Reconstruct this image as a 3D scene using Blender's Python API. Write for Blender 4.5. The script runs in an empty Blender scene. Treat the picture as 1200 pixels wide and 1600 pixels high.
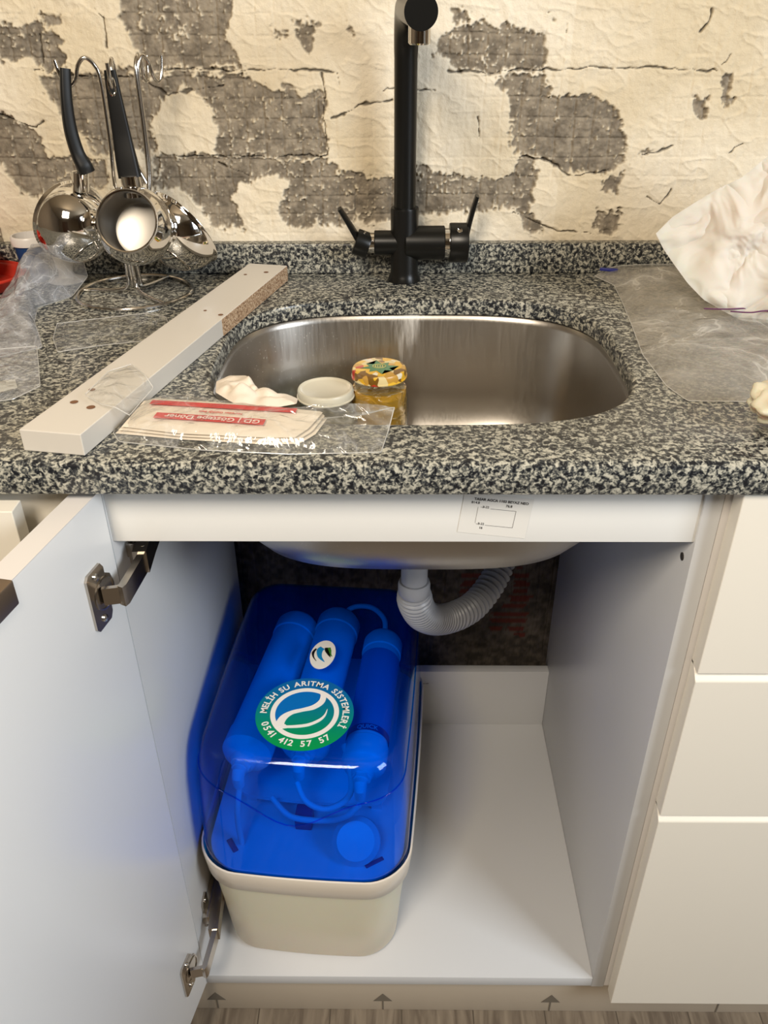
import bpy, bmesh, math, random
import numpy as np
from mathutils import Vector, Matrix, noise, Quaternion
random.seed(7)
S = bpy.context.scene
COL = S.collection

# ------------------------------------------------------------ camera, world, lights, exposure
cam_d = bpy.data.cameras.new('camera')
cam = bpy.data.objects.new('camera', cam_d); COL.objects.link(cam)
S.camera = cam
cam_d.sensor_fit = 'VERTICAL'; cam_d.sensor_height = 36.0
cam_d.lens = 36.0 * 1307.48 / 1600.0
cam_d.clip_start = 0.02
PITCH, YAW, ROLL = 0.563680, 0.0130201, -0.00564085
fw = Vector((-math.sin(YAW)*math.cos(PITCH), math.cos(YAW)*math.cos(PITCH), -math.sin(PITCH)))
rt = Vector((math.cos(YAW), math.sin(YAW), 0)); up = rt.cross(fw)
rt2 = rt*math.cos(ROLL) + up*math.sin(ROLL); up2 = -rt*math.sin(ROLL) + up*math.cos(ROLL)
cam.matrix_world = Matrix(((rt2.x, up2.x, -fw.x, 0.272983), (rt2.y, up2.y, -fw.y, -0.668508),
                           (rt2.z, up2.z, -fw.z, 1.223768), (0, 0, 0, 1)))

w = bpy.data.worlds.new('world'); S.world = w; w.use_nodes = True
w.node_tree.nodes['Background'].inputs[0].default_value = (0.80, 0.74, 0.66, 1)
w.node_tree.nodes['Background'].inputs[1].default_value = 0.20

def area(name, loc, target, sx, sy, power, color):
    l = bpy.data.lights.new(name, 'AREA'); l.shape = 'RECTANGLE'; l.size = sx; l.size_y = sy
    l.energy = power; l.color = color
    o = bpy.data.objects.new(name, l); COL.objects.link(o); o.location = loc
    o.rotation_euler = (Vector(target)-Vector(loc)).to_track_quat('-Z', 'Y').to_euler()
    return o
area('window_daylight', (2.05, -1.2, 1.75), (0.2, 0.1, 0.85), 0.9, 0.9, 50, (0.86, 0.93, 1.0))
area('room_lamp', (-0.15, -1.15, 2.06), (0.27, 0.45, 0.85), 0.55, 0.55, 36, (1.0, 0.875, 0.71))

S.view_settings.view_transform = 'Standard'; S.view_settings.look = 'None'
S.view_settings.gamma = 1.0; S.view_settings.use_curve_mapping = False
S.view_settings.exposure = -0.17

# ------------------------------------------------------------ helpers
def srgb(r, g, b):
    f = lambda c: (c/255)/12.92 if c/255 <= 0.04045 else ((c/255+0.055)/1.055)**2.4
    return (f(r), f(g), f(b), 1)

def mat(name, color=(0.8, 0.8, 0.8, 1), rough=0.5, metal=0.0, spec=0.5, bump=0, bscale=200, **kw):
    m = bpy.data.materials.new(name); m.use_nodes = True
    nt = m.node_tree; b = nt.nodes['Principled BSDF']
    b.inputs['Base Color'].default_value = color; b.inputs['Roughness'].default_value = rough
    b.inputs['Metallic'].default_value = metal; b.inputs['Specular IOR Level'].default_value = spec
    for k, v in kw.items(): b.inputs[k.replace('_', ' ')].default_value = v
    if bump:
        tc = nt.nodes.new('ShaderNodeTexCoord'); n = nt.nodes.new('ShaderNodeTexNoise')
        n.inputs['Scale'].default_value = bscale; n.inputs['Detail'].default_value = 3
        nt.links.new(tc.outputs['Object'], n.inputs['Vector'])
        bp = nt.nodes.new('ShaderNodeBump'); bp.inputs['Strength'].default_value = bump; bp.inputs['Distance'].default_value = 0.002
        nt.links.new(n.outputs['Fac'], bp.inputs['Height']); nt.links.new(bp.outputs[0], b.inputs['Normal'])
    return m

def N(nt, t, **kw):
    n = nt.nodes.new('ShaderNode'+t)
    for k, v in kw.items():
        if k.startswith('i_'):
            key = k[2:]; key = int(key) if key.isdigit() else key.replace('_', ' ')
            n.inputs[key].default_value = v
        else: setattr(n, k, v)
    return n
def ramp(nt, fac, stops, interp='LINEAR'):
    r = nt.nodes.new('ShaderNodeValToRGB'); r.color_ramp.interpolation = interp
    e = r.color_ramp.elements
    e[0].position, e[0].color = stops[0]; e[1].position, e[1].color = stops[1]
    for p, c in stops[2:]:
        x = e.new(p); x.color = c
    nt.links.new(fac, r.inputs[0]); return r.outputs[0]

def schlick(nt, normal=None, f0=0.04, amp=0.96):
    lw = N(nt, 'LayerWeight', i_Blend=0.5); p = N(nt, 'Math', operation='POWER', i_1=5.0); m = N(nt, 'Math', operation='MULTIPLY_ADD', i_1=amp, i_2=f0, use_clamp=True)
    nt.links.new(lw.outputs['Facing'], p.inputs[0]); nt.links.new(p.outputs[0], m.inputs[0])
    if normal is not None: nt.links.new(normal, lw.inputs['Normal'])
    return m.outputs[0]

class MB:
    """mesh builder: collects shapes, then links them as ONE object"""
    def __init__(s): s.v = []; s.f = []; s.mi = []; s.cur = 0
    def add(s, vs, fs, M=None):
        o = len(s.v)
        s.v += [tuple(M @ Vector(p)) if M is not None else tuple(p) for p in vs]
        s.f += [tuple(i+o for i in f) for f in fs]; s.mi += [s.cur]*len(fs); return s
    def box(s, x0, x1, y0, y1, z0, z1, bev=0.0, M=None, seg=2):
        if bev <= 0:
            vs = [(x, y, z) for x in (x0, x1) for y in (y0, y1) for z in (z0, z1)]
            return s.add(vs, [(0,1,3,2), (4,6,7,5), (0,4,5,1), (2,3,7,6), (0,2,6,4), (1,5,7,3)], M)
        bm = bmesh.new(); bmesh.ops.create_cube(bm, size=1)
        for v in bm.verts: v.co = Vector(((x0+x1)/2+v.co.x*(x1-x0), (y0+y1)/2+v.co.y*(y1-y0), (z0+z1)/2+v.co.z*(z1-z0)))
        bmesh.ops.bevel(bm, geom=bm.edges[:], offset=bev, segments=seg, affect='EDGES', profile=0.5)
        return s.bm(bm, M)
    def bm(s, bm, M=None):
        bm.verts.index_update()
        s.add([v.co[:] for v in bm.verts], [[v.index for v in f.verts] for f in bm.faces], M); bm.free(); return s
    def loft(s, loops, cap0=True, cap1=True, M=None, closed=True):
        n = len(loops[0]); vs = [p for l in loops for p in l]; fs = []
        for a in range(len(loops)-1):
            for i in range(n if closed else n-1):
                j = (i+1) % n; fs.append((a*n+i, a*n+j, (a+1)*n+j, (a+1)*n+i))
        if cap0: fs.append(tuple(reversed(range(n))))
        if cap1: fs.append(tuple((len(loops)-1)*n+i for i in range(n)))
        return s.add(vs, fs, M)
    def lathe(s, prof, n=40, M=None, cap0=False, cap1=False):
        return s.loft([[(r*math.cos(2*math.pi*i/n), r*math.sin(2*math.pi*i/n), z) for i in range(n)] for r, z in prof], cap0, cap1, M)
    def tube(s, pts, r, n=12, M=None, closed=False, caps=True):
        P = [Vector(p) for p in pts]; L = len(P); R = r if isinstance(r, (list, tuple)) else [r]*L
        loops = []; nrm = None
        for i in range(L):
            t = (P[(i+1) % L]-P[i-1]) if closed else (P[min(i+1, L-1)]-P[max(i-1, 0)])
            t.normalize()
            if nrm is None:
                nrm = t.orthogonal().normalized()
            nrm = (nrm - t*nrm.dot(t))
            if nrm.length < 1e-6: nrm = t.orthogonal()
            nrm.normalize(); b = t.cross(nrm)
            loops.append([tuple(P[i]+(nrm*math.cos(2*math.pi*k/n)+b*math.sin(2*math.pi*k/n))*R[i]) for k in range(n)])
        if closed: loops.append(loops[0]); return s.loft(loops, False, False, M)
        return s.loft(loops, caps, caps, M)
    def sweep(s, pts, prof, upv, M=None):
        """flat profile (list of (a,b)) swept on a path, or a list of profiles, one per point"""
        P = [Vector(p) for p in pts]; L = len(P); loops = []
        for i in range(L):
            t = (P[min(i+1, L-1)]-P[max(i-1, 0)]).normalized(); u = Vector(upv); sd = t.cross(u).normalized(); u2 = sd.cross(t)
            pr = prof[i] if isinstance(prof[0], list) else prof
            loops.append([tuple(P[i]+sd*a+u2*b) for a, b in pr])
        return s.loft(loops, True, True, M)
    def prism(s, poly, z0, z1, M=None):
        return s.loft([[(x, y, z0) for x, y in poly], [(x, y, z1) for x, y in poly]], True, True, M)
    def build(s, name, mats, parent=None, smooth=35, local=False, fix=True):
        me = bpy.data.meshes.new(name); me.from_pydata(s.v, [], s.f)
        if not isinstance(mats, (list, tuple)): mats = [mats]
        for m in mats: me.materials.append(m)
        if len(mats) > 1: me.polygons.foreach_set('material_index', s.mi)
        if fix:
            bm = bmesh.new(); bm.from_mesh(me); bmesh.ops.recalc_face_normals(bm, faces=bm.faces); bm.to_mesh(me); bm.free()
        if smooth:
            me.polygons.foreach_set('use_smooth', [True]*len(me.polygons)); me.set_sharp_from_angle(angle=math.radians(smooth))
        me.update()
        o = bpy.data.objects.new(name, me); COL.objects.link(o)
        if parent is not None: attach(o, parent, local)
        return o

def origin_of(o):
    v = Vector((0, 0, 0))
    while o is not None: v = v + o.location; o = o.parent
    return v
def attach(o, parent, local=False):
    o.parent = parent
    if not local: o.matrix_parent_inverse = Matrix.Translation(-origin_of(parent)) if parent.type == 'EMPTY' else Matrix.Identity(4)
def thing(name, label, cat, loc=(0, 0, 0), rz=0, group=None):
    o = bpy.data.objects.new(name, None); COL.objects.link(o); o.empty_display_size = 0.03
    o.location = loc; o.rotation_euler = (0, 0, rz); tag(o, label, cat, group); return o
def tag(o, label, cat, group=None):
    o['label'] = label; o['category'] = cat
    if group: o['group'] = group
    return o
def structure(o): o['kind'] = 'structure'; return o

def smoothpath(pts, n=8, closed=False):
    """Catmull-Rom"""
    P = [Vector(p) for p in pts]; L = len(P); out = []
    rng = range(L if closed else L-1)
    for i in rng:
        g = (lambda k: P[k % L]) if closed else (lambda k: P[max(0, min(L-1, k))])
        p0, p1, p2, p3 = g(i-1), g(i), g(i+1), g(i+2)
        for k in range(n):
            t = k/n
            out.append(0.5*((2*p1)+(p2-p0)*t+(2*p0-5*p1+4*p2-p3)*t*t+(3*p1-p0-3*p2+p3)*t**3))
    if not closed: out.append(P[-1])
    return out
def superloop(cx, cy, a, b, z, e=3.4, n=96):
    out = []
    for i in range(n):
        t = 2*math.pi*i/n; c, s_ = math.cos(t), math.sin(t)
        out.append((cx+a*math.copysign(abs(c)**(2/e), c), cy+b*math.copysign(abs(s_)**(2/e), s_), z))
    return out
def axisM(loc, d, roll=0):
    return Matrix.Translation(Vector(loc)) @ Vector(d).to_track_quat('Z', 'Y').to_matrix().to_4x4() @ Matrix.Rotation(roll, 4, 'Z')
def text_bm(txt, size, spacing=1.0, bold=0.0):
    c = bpy.data.curves.new('t', 'FONT'); c.body = txt; c.size = size; c.align_x = 'CENTER'; c.align_y = 'CENTER'
    c.space_character = spacing; c.offset = bold; c.extrude = 0.00005; c.resolution_u = 3
    o = bpy.data.objects.new('t', c); COL.objects.link(o)
    dg = bpy.context.evaluated_depsgraph_get(); me = bpy.data.meshes.new_from_object(o.evaluated_get(dg))
    v = [tuple(x.co) for x in me.vertices]; f = [tuple(p.vertices) for p in me.polygons]
    bpy.data.objects.remove(o); bpy.data.curves.remove(c); bpy.data.meshes.remove(me); return v, f
def crumple(outline, hfun, name, material, parent=None, rings=22, n=120, center=None, layers=1, smooth=60, plane=None, seam=None, seam_r=0.0005):
    """film spanning a star-shaped outline (x,y[,z]); hfun(x,y,t) gives height above the outline, t = 0 edge .. 1 centre"""
    P = [Vector(p if len(p) == 3 else (p[0], p[1], 0)) for p in outline]
    L = [0]
    for i in range(len(P)): L.append(L[-1]+(P[(i+1) % len(P)]-P[i]).length)
    ring = []
    for k in range(n):
        s_ = L[-1]*k/n
        i = max(j for j in range(len(P)) if L[j] <= s_)
        t = (s_-L[i])/max(1e-9, L[i+1]-L[i]); ring.append(P[i].lerp(P[(i+1) % len(P)], t))
    C = Vector(center if len(center) == 3 else (*center, 0)) if center else sum(ring, Vector())/n
    mb = MB()
    for ly in range(layers):
        vs = []; fs = []
        for r in range(rings):
            q = 1 - r/rings
            for p in ring:
                b = C.lerp(p, q); vs.append((b, 1-q))
        vs.append((C, 1.0)); out = []
        for b, t in vs:
            h = hfun(b.x, b.y, t, ly) if plane is None else hfun(b.x, b.z, t, ly)
            out.append((b.x, b.y, b.z+h) if plane is None else (b.x, b.y+h, b.z))
        for r in range(rings-1):
            for i in range(n):
                j = (i+1) % n; fs.append((r*n+i, r*n+j, (r+1)*n+j, (r+1)*n+i))
        for i in range(n): fs.append(((rings-1)*n+i, (rings-1)*n+(i+1) % n, rings*n))
        mb.add(out, fs)
        if seam is not None and ly == 0:
            mb.cur = 1; mb.tube(out[:n], seam_r, 6, closed=True); mb.cur = 0
    return mb.build(name, material if seam is None else [material, seam], parent, smooth=smooth, fix=False)
def nz(x, y, s, o=0.0): return noise.noise(Vector((x*s+o, y*s-o, o*1.7)))
def ridge(x, y, s, o=0.0): return 1-abs(2*nz(x, y, s, o))

# ------------------------------------------------------------ materials
def m_granite():
    m = mat('granite', rough=0.28); nt = m.node_tree; b = nt.nodes['Principled BSDF']
    tc = N(nt, 'TexCoord')
    n1 = N(nt, 'TexNoise', i_Scale=205.0, i_Detail=2.5, i_Roughness=0.6, i_Distortion=0.5)
    n2 = N(nt, 'TexNoise', i_Scale=520.0, i_Detail=2.0, i_Roughness=0.5)
    n3 = N(nt, 'TexNoise', i_Scale=95.0, i_Detail=1.0)
    for n in (n1, n2, n3): nt.links.new(tc.outputs['Object'], n.inputs['Vector'])
    a = N(nt, 'Math', operation='MULTIPLY', i_1=0.35); nt.links.new(n2.outputs['Fac'], a.inputs[0])
    s_ = N(nt, 'Math', operation='ADD'); nt.links.new(n1.outputs['Fac'], s_.inputs[0]); nt.links.new(a.outputs[0], s_.inputs[1])
    c = ramp(nt, s_.outputs[0], [(0.58, (0.012, 0.013, 0.016, 1)), (0.63, (0.055, 0.060, 0.064, 1)), (0.68, (0.12, 0.12, 0.105, 1)),
                                (0.73, (0.29, 0.285, 0.24, 1)), (0.82, (0.50, 0.48, 0.40, 1))])
    nt.links.new(c, b.inputs['Base Color'])
    return m
GRANITE = m_granite()
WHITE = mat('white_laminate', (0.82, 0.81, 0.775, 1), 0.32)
WHITE_SHADED = mat('white_laminate_shaded', (0.62, 0.625, 0.63, 1), 0.30)  # same white laminate, with the cabinet interior's shade put into its colour
CREAM = mat('cream_laminate', (0.84, 0.79, 0.69, 1), 0.38)
EDGE = mat('laminate_edge_band', (0.72, 0.69, 0.665, 1), 0.4)
NICKEL = mat('nickel', (0.52, 0.47, 0.41, 1), 0.22, 1.0)
CHROME = mat('chrome', (0.80, 0.78, 0.75, 1), 0.06, 1.0)
WIRE = mat('chrome_wire', (0.66, 0.63, 0.59, 1), 0.16, 1.0)
SATIN = mat('satin_steel', (0.36, 0.34, 0.31, 1), 0.38, 1.0)
BLACK = mat('black_matte_metal', (0.006, 0.006, 0.0055, 1), 0.30, 0.0, 0.35)
BLACKP = mat('black_plastic', (0.008, 0.008, 0.008, 1), 0.42, 0.0, 0.3)
DARK = mat('dark_hole', (0.03, 0.025, 0.02, 1), 0.8)
SCREW = mat('screw_metal', (0.7, 0.68, 0.64, 1), 0.2, 1.0)
# ------------------------------------------------------------ setting: wall
GREY = [[[-0.229,1.177],[-0.178,1.184],[-0.149,1.166],[-0.152,1.133],[-0.189,1.137],[-0.238,1.141],[-0.287,1.145],[-0.279,1.174]],[[-0.068,1.207],[-0.07,1.221],[0.074,1.22],[0.068,1.207],[0.056,1.169],[0.077,1.132],[-0.052,1.129],[-0.065,1.155],[-0.063,1.173],[-0.072,1.187]],[[-0.192,1.124],[-0.107,1.127],[-0.053,1.127],[0.066,1.125],[0.117,1.106],[0.167,1.102],[0.18,1.098],[0.181,1.027],[0.032,1.024],[0.04,1.06],[0.034,1.083],[0.023,1.095],[-0.0,1.114],[-0.036,1.095],[-0.054,1.064],[-0.045,1.04],[-0.046,1.032],[-0.139,1.027],[-0.158,1.061],[-0.182,1.092],[-0.186,1.111]],[[-0.306,1.077],[-0.254,1.077],[-0.206,1.062],[-0.202,1.041],[-0.202,1.022],[-0.127,1.02],[-0.125,0.991],[-0.171,0.979],[-0.231,0.97],[-0.25,0.987],[-0.262,1.011],[-0.269,1.017],[-0.321,1.021]],[[-0.06,1.024],[0.181,1.023],[0.194,1.007],[0.224,1.001],[0.26,0.993],[0.295,0.998],[0.304,1.009],[0.33,1.002],[0.348,0.996],[0.392,0.996],[0.415,0.99],[0.436,1.002],[0.447,1.023],[0.475,1.004],[0.469,0.977],[0.467,0.955],[0.478,0.933],[0.488,0.923],[0.46,0.922],[0.45,0.942],[0.417,0.955],[0.35,0.951],[0.305,0.947],[0.27,0.943],[0.25,0.938],[0.214,0.938],[0.159,0.939],[0.149,0.925],[0.109,0.934],[0.127,0.995],[0.109,0.999],[0.082,0.991],[0.064,0.991],[0.048,0.969],[0.063,0.93],[0.007,0.926],[0.006,0.957],[-0.027,0.978],[-0.062,0.982]],[[0.334,1.167],[0.358,1.178],[0.386,1.185],[0.41,1.178],[0.431,1.173],[0.46,1.169],[0.468,1.129],[0.418,1.127],[0.36,1.129],[0.343,1.139],[0.328,1.142]],[[0.402,1.12],[0.468,1.123],[0.475,1.097],[0.534,1.097],[0.557,1.082],[0.575,1.07],[0.584,1.042],[0.591,1.022],[0.567,1.006],[0.511,1.0],[0.447,1.023],[0.426,1.039],[0.431,1.07],[0.429,1.093],[0.412,1.101]],[[0.143,1.186],[0.179,1.179],[0.172,1.164],[0.165,1.143],[0.16,1.157],[0.15,1.165]],[[0.118,1.175],[0.136,1.175],[0.134,1.167],[0.122,1.167]],[[0.694,1.119],[0.711,1.117],[0.716,1.089],[0.708,1.085]],[[0.665,1.093],[0.686,1.093],[0.686,1.069],[0.677,1.073]],[[0.556,0.955],[0.592,0.955],[0.597,0.933],[0.579,0.923],[0.559,0.933]],[[0.56,0.998],[0.585,1.002],[0.585,0.976],[0.566,0.981]],[[0.343,1.195],[0.365,1.195],[0.363,1.185],[0.347,1.181]],[[-0.168,1.194],[-0.147,1.194],[-0.15,1.182],[-0.17,1.184]],[[0.216,1.182],[0.224,1.182],[0.222,1.171],[0.216,1.171]],[[0.607,1.03],[0.62,1.03],[0.615,1.024],[0.608,1.026]]]
CRACK = [[[-0.052,1.129],[0.011,1.131],[0.077,1.129],[0.135,1.129],[0.2,1.126],[0.201,1.109]],[[-0.038,1.026],[0.032,1.025],[0.111,1.024],[0.183,1.026],[0.185,1.036]],[[0.181,1.124],[0.181,1.075],[0.183,1.027]],[[0.26,1.107],[0.327,1.106]],[[0.343,1.127],[0.41,1.125],[0.468,1.128],[0.558,1.131],[0.658,1.128],[0.691,1.125]],[[0.447,1.023],[0.478,1.021],[0.511,1.0],[0.568,1.004]],[[-0.062,1.12],[-0.043,1.11],[-0.025,1.101],[0.007,1.106],[0.05,1.112]],[[-0.102,1.199],[-0.094,1.187],[-0.095,1.155]],[[0.669,1.194],[0.668,1.182],[0.662,1.171]],[[0.702,1.146],[0.694,1.132]],[[0.608,1.024],[0.629,1.028],[0.65,1.036]],[[0.729,1.029],[0.742,1.04]],[[0.626,0.97],[0.643,0.959],[0.658,0.98]],[[-0.254,1.078],[-0.206,1.061],[-0.196,1.069]],[[0.49,1.188],[0.491,1.17]],[[0.031,1.016],[0.074,0.999]],[[0.44,0.951],[0.506,0.923],[0.57,0.921]],[[0.192,1.071],[0.226,1.087],[0.269,1.094]],[[0.384,1.071],[0.388,1.047]],[[-0.195,1.13],[-0.142,1.122],[-0.074,1.123]],[[-0.181,1.172],[-0.184,1.13]]]
RED = [[[0.393,0.319],[0.441,0.34],[0.476,0.326],[0.455,0.304],[0.434,0.253],[0.396,0.249]],[[0.493,0.333],[0.52,0.326],[0.525,0.16],[0.493,0.183]],[[0.459,0.238],[0.494,0.253],[0.498,0.191],[0.456,0.183]]]
def vnoise(x, z, s, seed):
    rs = np.random.RandomState(seed); T = rs.rand(256, 256)
    X = x*s+1000; Z = z*s+1000; xi = np.floor(X).astype(int); zi = np.floor(Z).astype(int); fx = X-xi; fz = Z-zi
    fx = fx*fx*(3-2*fx); fz = fz*fz*(3-2*fz)
    a = T[xi % 256, zi % 256]; b = T[(xi+1) % 256, zi % 256]; c_ = T[xi % 256, (zi+1) % 256]; d = T[(xi+1) % 256, (zi+1) % 256]
    return (a*(1-fx)+b*fx)*(1-fz)+(c_*(1-fx)+d*fx)*fz - 0.5
def fbm(x, z, s, seed, o=4):
    r = 0; a = 1.0
    for k in range(o): r = r + a*vnoise(x, z, s*2**k, seed+k*17); a *= 0.55
    return r
def inpoly(x, z, P):
    r = np.zeros(x.shape, bool); n = len(P)
    for i in range(n):
        x1, z1 = P[i]; x2, z2 = P[(i+1) % n]
        if z1 == z2: continue
        c_ = ((z1 > z) != (z2 > z)) & (x < (x2-x1)*(z-z1)/(z2-z1)+x1); r ^= c_
    return r
def segdist(x, z, P):
    d = np.full(x.shape, 9.0)
    for (x1, z1), (x2, z2) in zip(P[:-1], P[1:]):
        dx, dz = x2-x1, z2-z1; t = np.clip(((x-x1)*dx+(z-z1)*dz)/(dx*dx+dz*dz+1e-12), 0, 1)
        d = np.minimum(d, np.hypot(x-x1-t*dx, z-z1-t*dz))
    return d
def sstep(a, b, v):
    t = np.clip((v-a)/(b-a), 0, 1); return t*t*(3-2*t)
def blur(a, n=1):
    for _ in range(n):
        p = np.pad(a, 1, 'edge'); a = (p[1:-1, 1:-1]*2+p[:-2, 1:-1]+p[2:, 1:-1]+p[1:-1, :-2]+p[1:-1, 2:])/6
    return a
WALL_Y = 0.557
xs = np.concatenate([np.arange(-1.6, -0.75, 0.02), np.arange(-0.75, -0.311, 0.0035), np.arange(-0.31, 0.86, 0.00115), np.arange(0.861, 1.2, 0.0035), np.arange(1.2, 2.2, 0.02)])
zs = np.concatenate([np.arange(-0.13, 0.0, 0.02), np.arange(0.0, 0.88, 0.005), np.arange(0.88, 1.235, 0.00115), np.arange(1.24, 2.45, 0.02)])
X, Z = np.meshgrid(xs, zs)
wx = X + 0.010*fbm(X, Z, 45, 3, 4) + 0.007*fbm(X, Z, 190, 9, 3)
wz = Z + 0.011*fbm(X, Z, 45, 33, 4) + 0.009*fbm(X, Z, 190, 19, 3)
g = np.zeros(X.shape)
for P in GREY: g = np.maximum(g, inpoly(wx, wz, P).astype(float))
far = (X < -0.29) | (X > 0.80) | (Z > 1.215)
g = np.where(far & (g < 0.5), (fbm(X, Z, 7, 71, 4) > 0.10).astype(float), g)
g = np.where(Z < 0.88, (fbm(X, Z, 9, 77, 4) > -0.45).astype(float), g)
# small plaster specks left on the mortar and nicks in the plaster
pitch = 0.0245
gx = np.abs(((X+0.004*fbm(X, Z, 12, 5, 2))/pitch) % 1-0.5); gz = np.abs(((Z+0.004*fbm(X, Z, 12, 6, 2))/pitch+0.3) % 1-0.5)
groove = np.maximum(sstep(0.40, 0.49, gx), sstep(0.40, 0.49, gz))
speck = (vnoise(X, Z, 300, 41)+0.35*vnoise(X, Z, 700, 42)+0.25*fbm(X, Z, 22, 43, 3)+0.07*sstep(0.3, 0.42, np.maximum(gx, gz)) > 0.44).astype(float)
nick = (fbm(X, Z, 60, 51, 4)+0.55*fbm(X, Z, 11, 52, 2) > 0.98).astype(float)
pl = 1-g
pl = np.maximum(pl, speck*g*0.9); pl = pl*(1-nick*0.9)
crk = np.zeros(X.shape)
cxw = X+0.004*fbm(X, Z, 70, 61, 3); czw = Z+0.004*fbm(X, Z, 70, 62, 3)
wid = 0.0004+0.0022*(fbm(X, Z, 55, 63, 3))
for P in CRACK: crk = np.maximum(crk, 1-sstep(wid*0.4, np.maximum(wid, 0.00005)*1.5+0.0004, segdist(cxw, czw, P)))
pls = blur(pl, 1)
relief = 0.0034*pls + 0.0020*fbm(X, Z, 26, 81, 6)*(0.5+0.5*pl) + 0.0018*fbm(X, Z, 240, 82, 3)*(1-0.72*pl) + 0.0010*fbm(X, Z*0.5, 130, 85, 4)*pl
relief += 0.0012*pl*(1-np.abs(2*fbm(X*0.6+Z*0.5, Z, 34, 86, 3)))**6
relief += (1-pl)*(-0.0018*groove*(0.6+0.8*(vnoise(X, Z, 40, 83)+0.5)))
relief += 0.0006*pl*(-groove)*sstep(0.0, 0.4, fbm(X, Z, 9, 84, 2))
relief -= 0.0042*crk
# proud trowel ridge along the joints
Y = WALL_Y - np.clip(relief, -0.006, 0.006)*np.where(Z < 0.88, 0.7, 1) - 0.0
cream = np.array(srgb(236, 226, 206)[:3]); cream2 = np.array(srgb(216, 201, 172)[:3]); grey = np.array(srgb(150, 139, 122)[:3]); grey2 = np.array(srgb(112, 103, 90)[:3])
dark = np.array(srgb(48, 40, 32)[:3]); red = np.array(srgb(100, 48, 40)[:3])
t1 = np.clip(fbm(X, Z, 6, 91, 5)*1.2+0.35+0.25*(X > 0.5), 0, 1)[..., None]
t2 = np.clip(fbm(X, Z, 90, 92, 4)*1.3+0.4, 0, 1)[..., None]
cp = cream*(1-t1)+cream2*t1
cg = grey*(1-t2)+grey2*t2
colr = cg*(1-pls[..., None])+cp*pls[..., None]
colr = colr*(1-0.85*crk[..., None])+dark*0.85*crk[..., None]
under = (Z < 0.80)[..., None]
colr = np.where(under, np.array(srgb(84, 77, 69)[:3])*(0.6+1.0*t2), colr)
rm = np.zeros(X.shape, bool)
for P in RED: rm |= inpoly(wx, wz, P)
strip = (0.5+0.5*np.sin(Z*900)) > 0.35
colr = np.where((rm & strip)[..., None], red, colr)
R_, C_ = X.shape
co = np.stack([X, Y, Z], -1).reshape(-1, 3).astype(np.float32)
idx = np.arange(R_*C_).reshape(R_, C_)
quads = np.stack([idx[:-1, :-1], idx[:-1, 1:], idx[1:, 1:], idx[1:, :-1]], -1).reshape(-1, 4).astype(np.int32)
me = bpy.data.meshes.new('wall_back'); me.vertices.add(len(co)); me.vertices.foreach_set('co', co.ravel())
me.loops.add(quads.size); me.loops.foreach_set('vertex_index', quads.ravel())
me.polygons.add(len(quads)); me.polygons.foreach_set('loop_start', np.arange(0, quads.size, 4, dtype=np.int32))
me.polygons.foreach_set('use_smooth', np.ones(len(quads), bool)); me.update(calc_edges=True)
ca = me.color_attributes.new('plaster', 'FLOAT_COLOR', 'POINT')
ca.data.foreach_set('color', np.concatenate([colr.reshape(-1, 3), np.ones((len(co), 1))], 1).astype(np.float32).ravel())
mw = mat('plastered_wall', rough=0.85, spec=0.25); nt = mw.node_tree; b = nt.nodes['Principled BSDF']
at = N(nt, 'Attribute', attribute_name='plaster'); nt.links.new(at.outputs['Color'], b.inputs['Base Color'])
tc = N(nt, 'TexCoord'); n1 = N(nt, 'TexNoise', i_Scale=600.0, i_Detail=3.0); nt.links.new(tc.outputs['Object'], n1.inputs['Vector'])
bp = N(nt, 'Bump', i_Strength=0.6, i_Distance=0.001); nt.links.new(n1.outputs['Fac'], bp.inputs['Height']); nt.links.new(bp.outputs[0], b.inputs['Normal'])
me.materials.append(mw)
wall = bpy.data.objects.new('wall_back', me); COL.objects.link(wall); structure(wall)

# floor: greyish wood-look planks running away from the viewer
mf = mat('wood_look_planks', rough=0.45); nt = mf.node_tree; b = nt.nodes['Principled BSDF']
tc = N(nt, 'TexCoord'); mp = N(nt, 'Mapping'); mp.inputs['Scale'].default_value = (1, 0.12, 1)
nt.links.new(tc.outputs['Object'], mp.inputs['Vector'])
n1 = N(nt, 'TexNoise', i_Scale=60.0, i_Detail=6.0, i_Distortion=1.2); nt.links.new(mp.outputs[0], n1.inputs['Vector'])
c0 = ramp(nt, n1.outputs['Fac'], [(0.35, srgb(98, 86, 73)), (0.65, srgb(136, 123, 106))])
sx = N(nt, 'SeparateXYZ'); nt.links.new(tc.outputs['Object'], sx.inputs[0])
m1 = N(nt, 'Math', operation='ADD', i_1=10.037); nt.links.new(sx.outputs['X'], m1.inputs[0])
m2 = N(nt, 'Math', operation='MODULO', i_1=0.111); nt.links.new(m1.outputs[0], m2.inputs[0])
m3 = N(nt, 'Math', operation='LESS_THAN', i_1=0.0022); nt.links.new(m2.outputs[0], m3.inputs[0])
mx = N(nt, 'Mix', data_type='RGBA'); nt.links.new(m3.outputs[0], mx.inputs[0]); nt.links.new(c0, mx.inputs[6]); mx.inputs[7].default_value = srgb(84, 74, 62)
nt.links.new(mx.outputs[2], b.inputs['Base Color'])
structure(MB().box(-1.6, 2.2, -3.2, 0.57, -0.18, -0.13).build('floor', mf, smooth=0))
RW = mat('painted_room_wall', srgb(124, 108, 88), 0.8)
structure(MB().box(-1.6, 2.2, -3.25, -3.2, -0.13, 2.45).build('wall_front', RW, smooth=0))
structure(MB().box(-1.65, -1.6, -3.2, 0.57, -0.13, 2.45).build('wall_left', RW, smooth=0))
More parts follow.
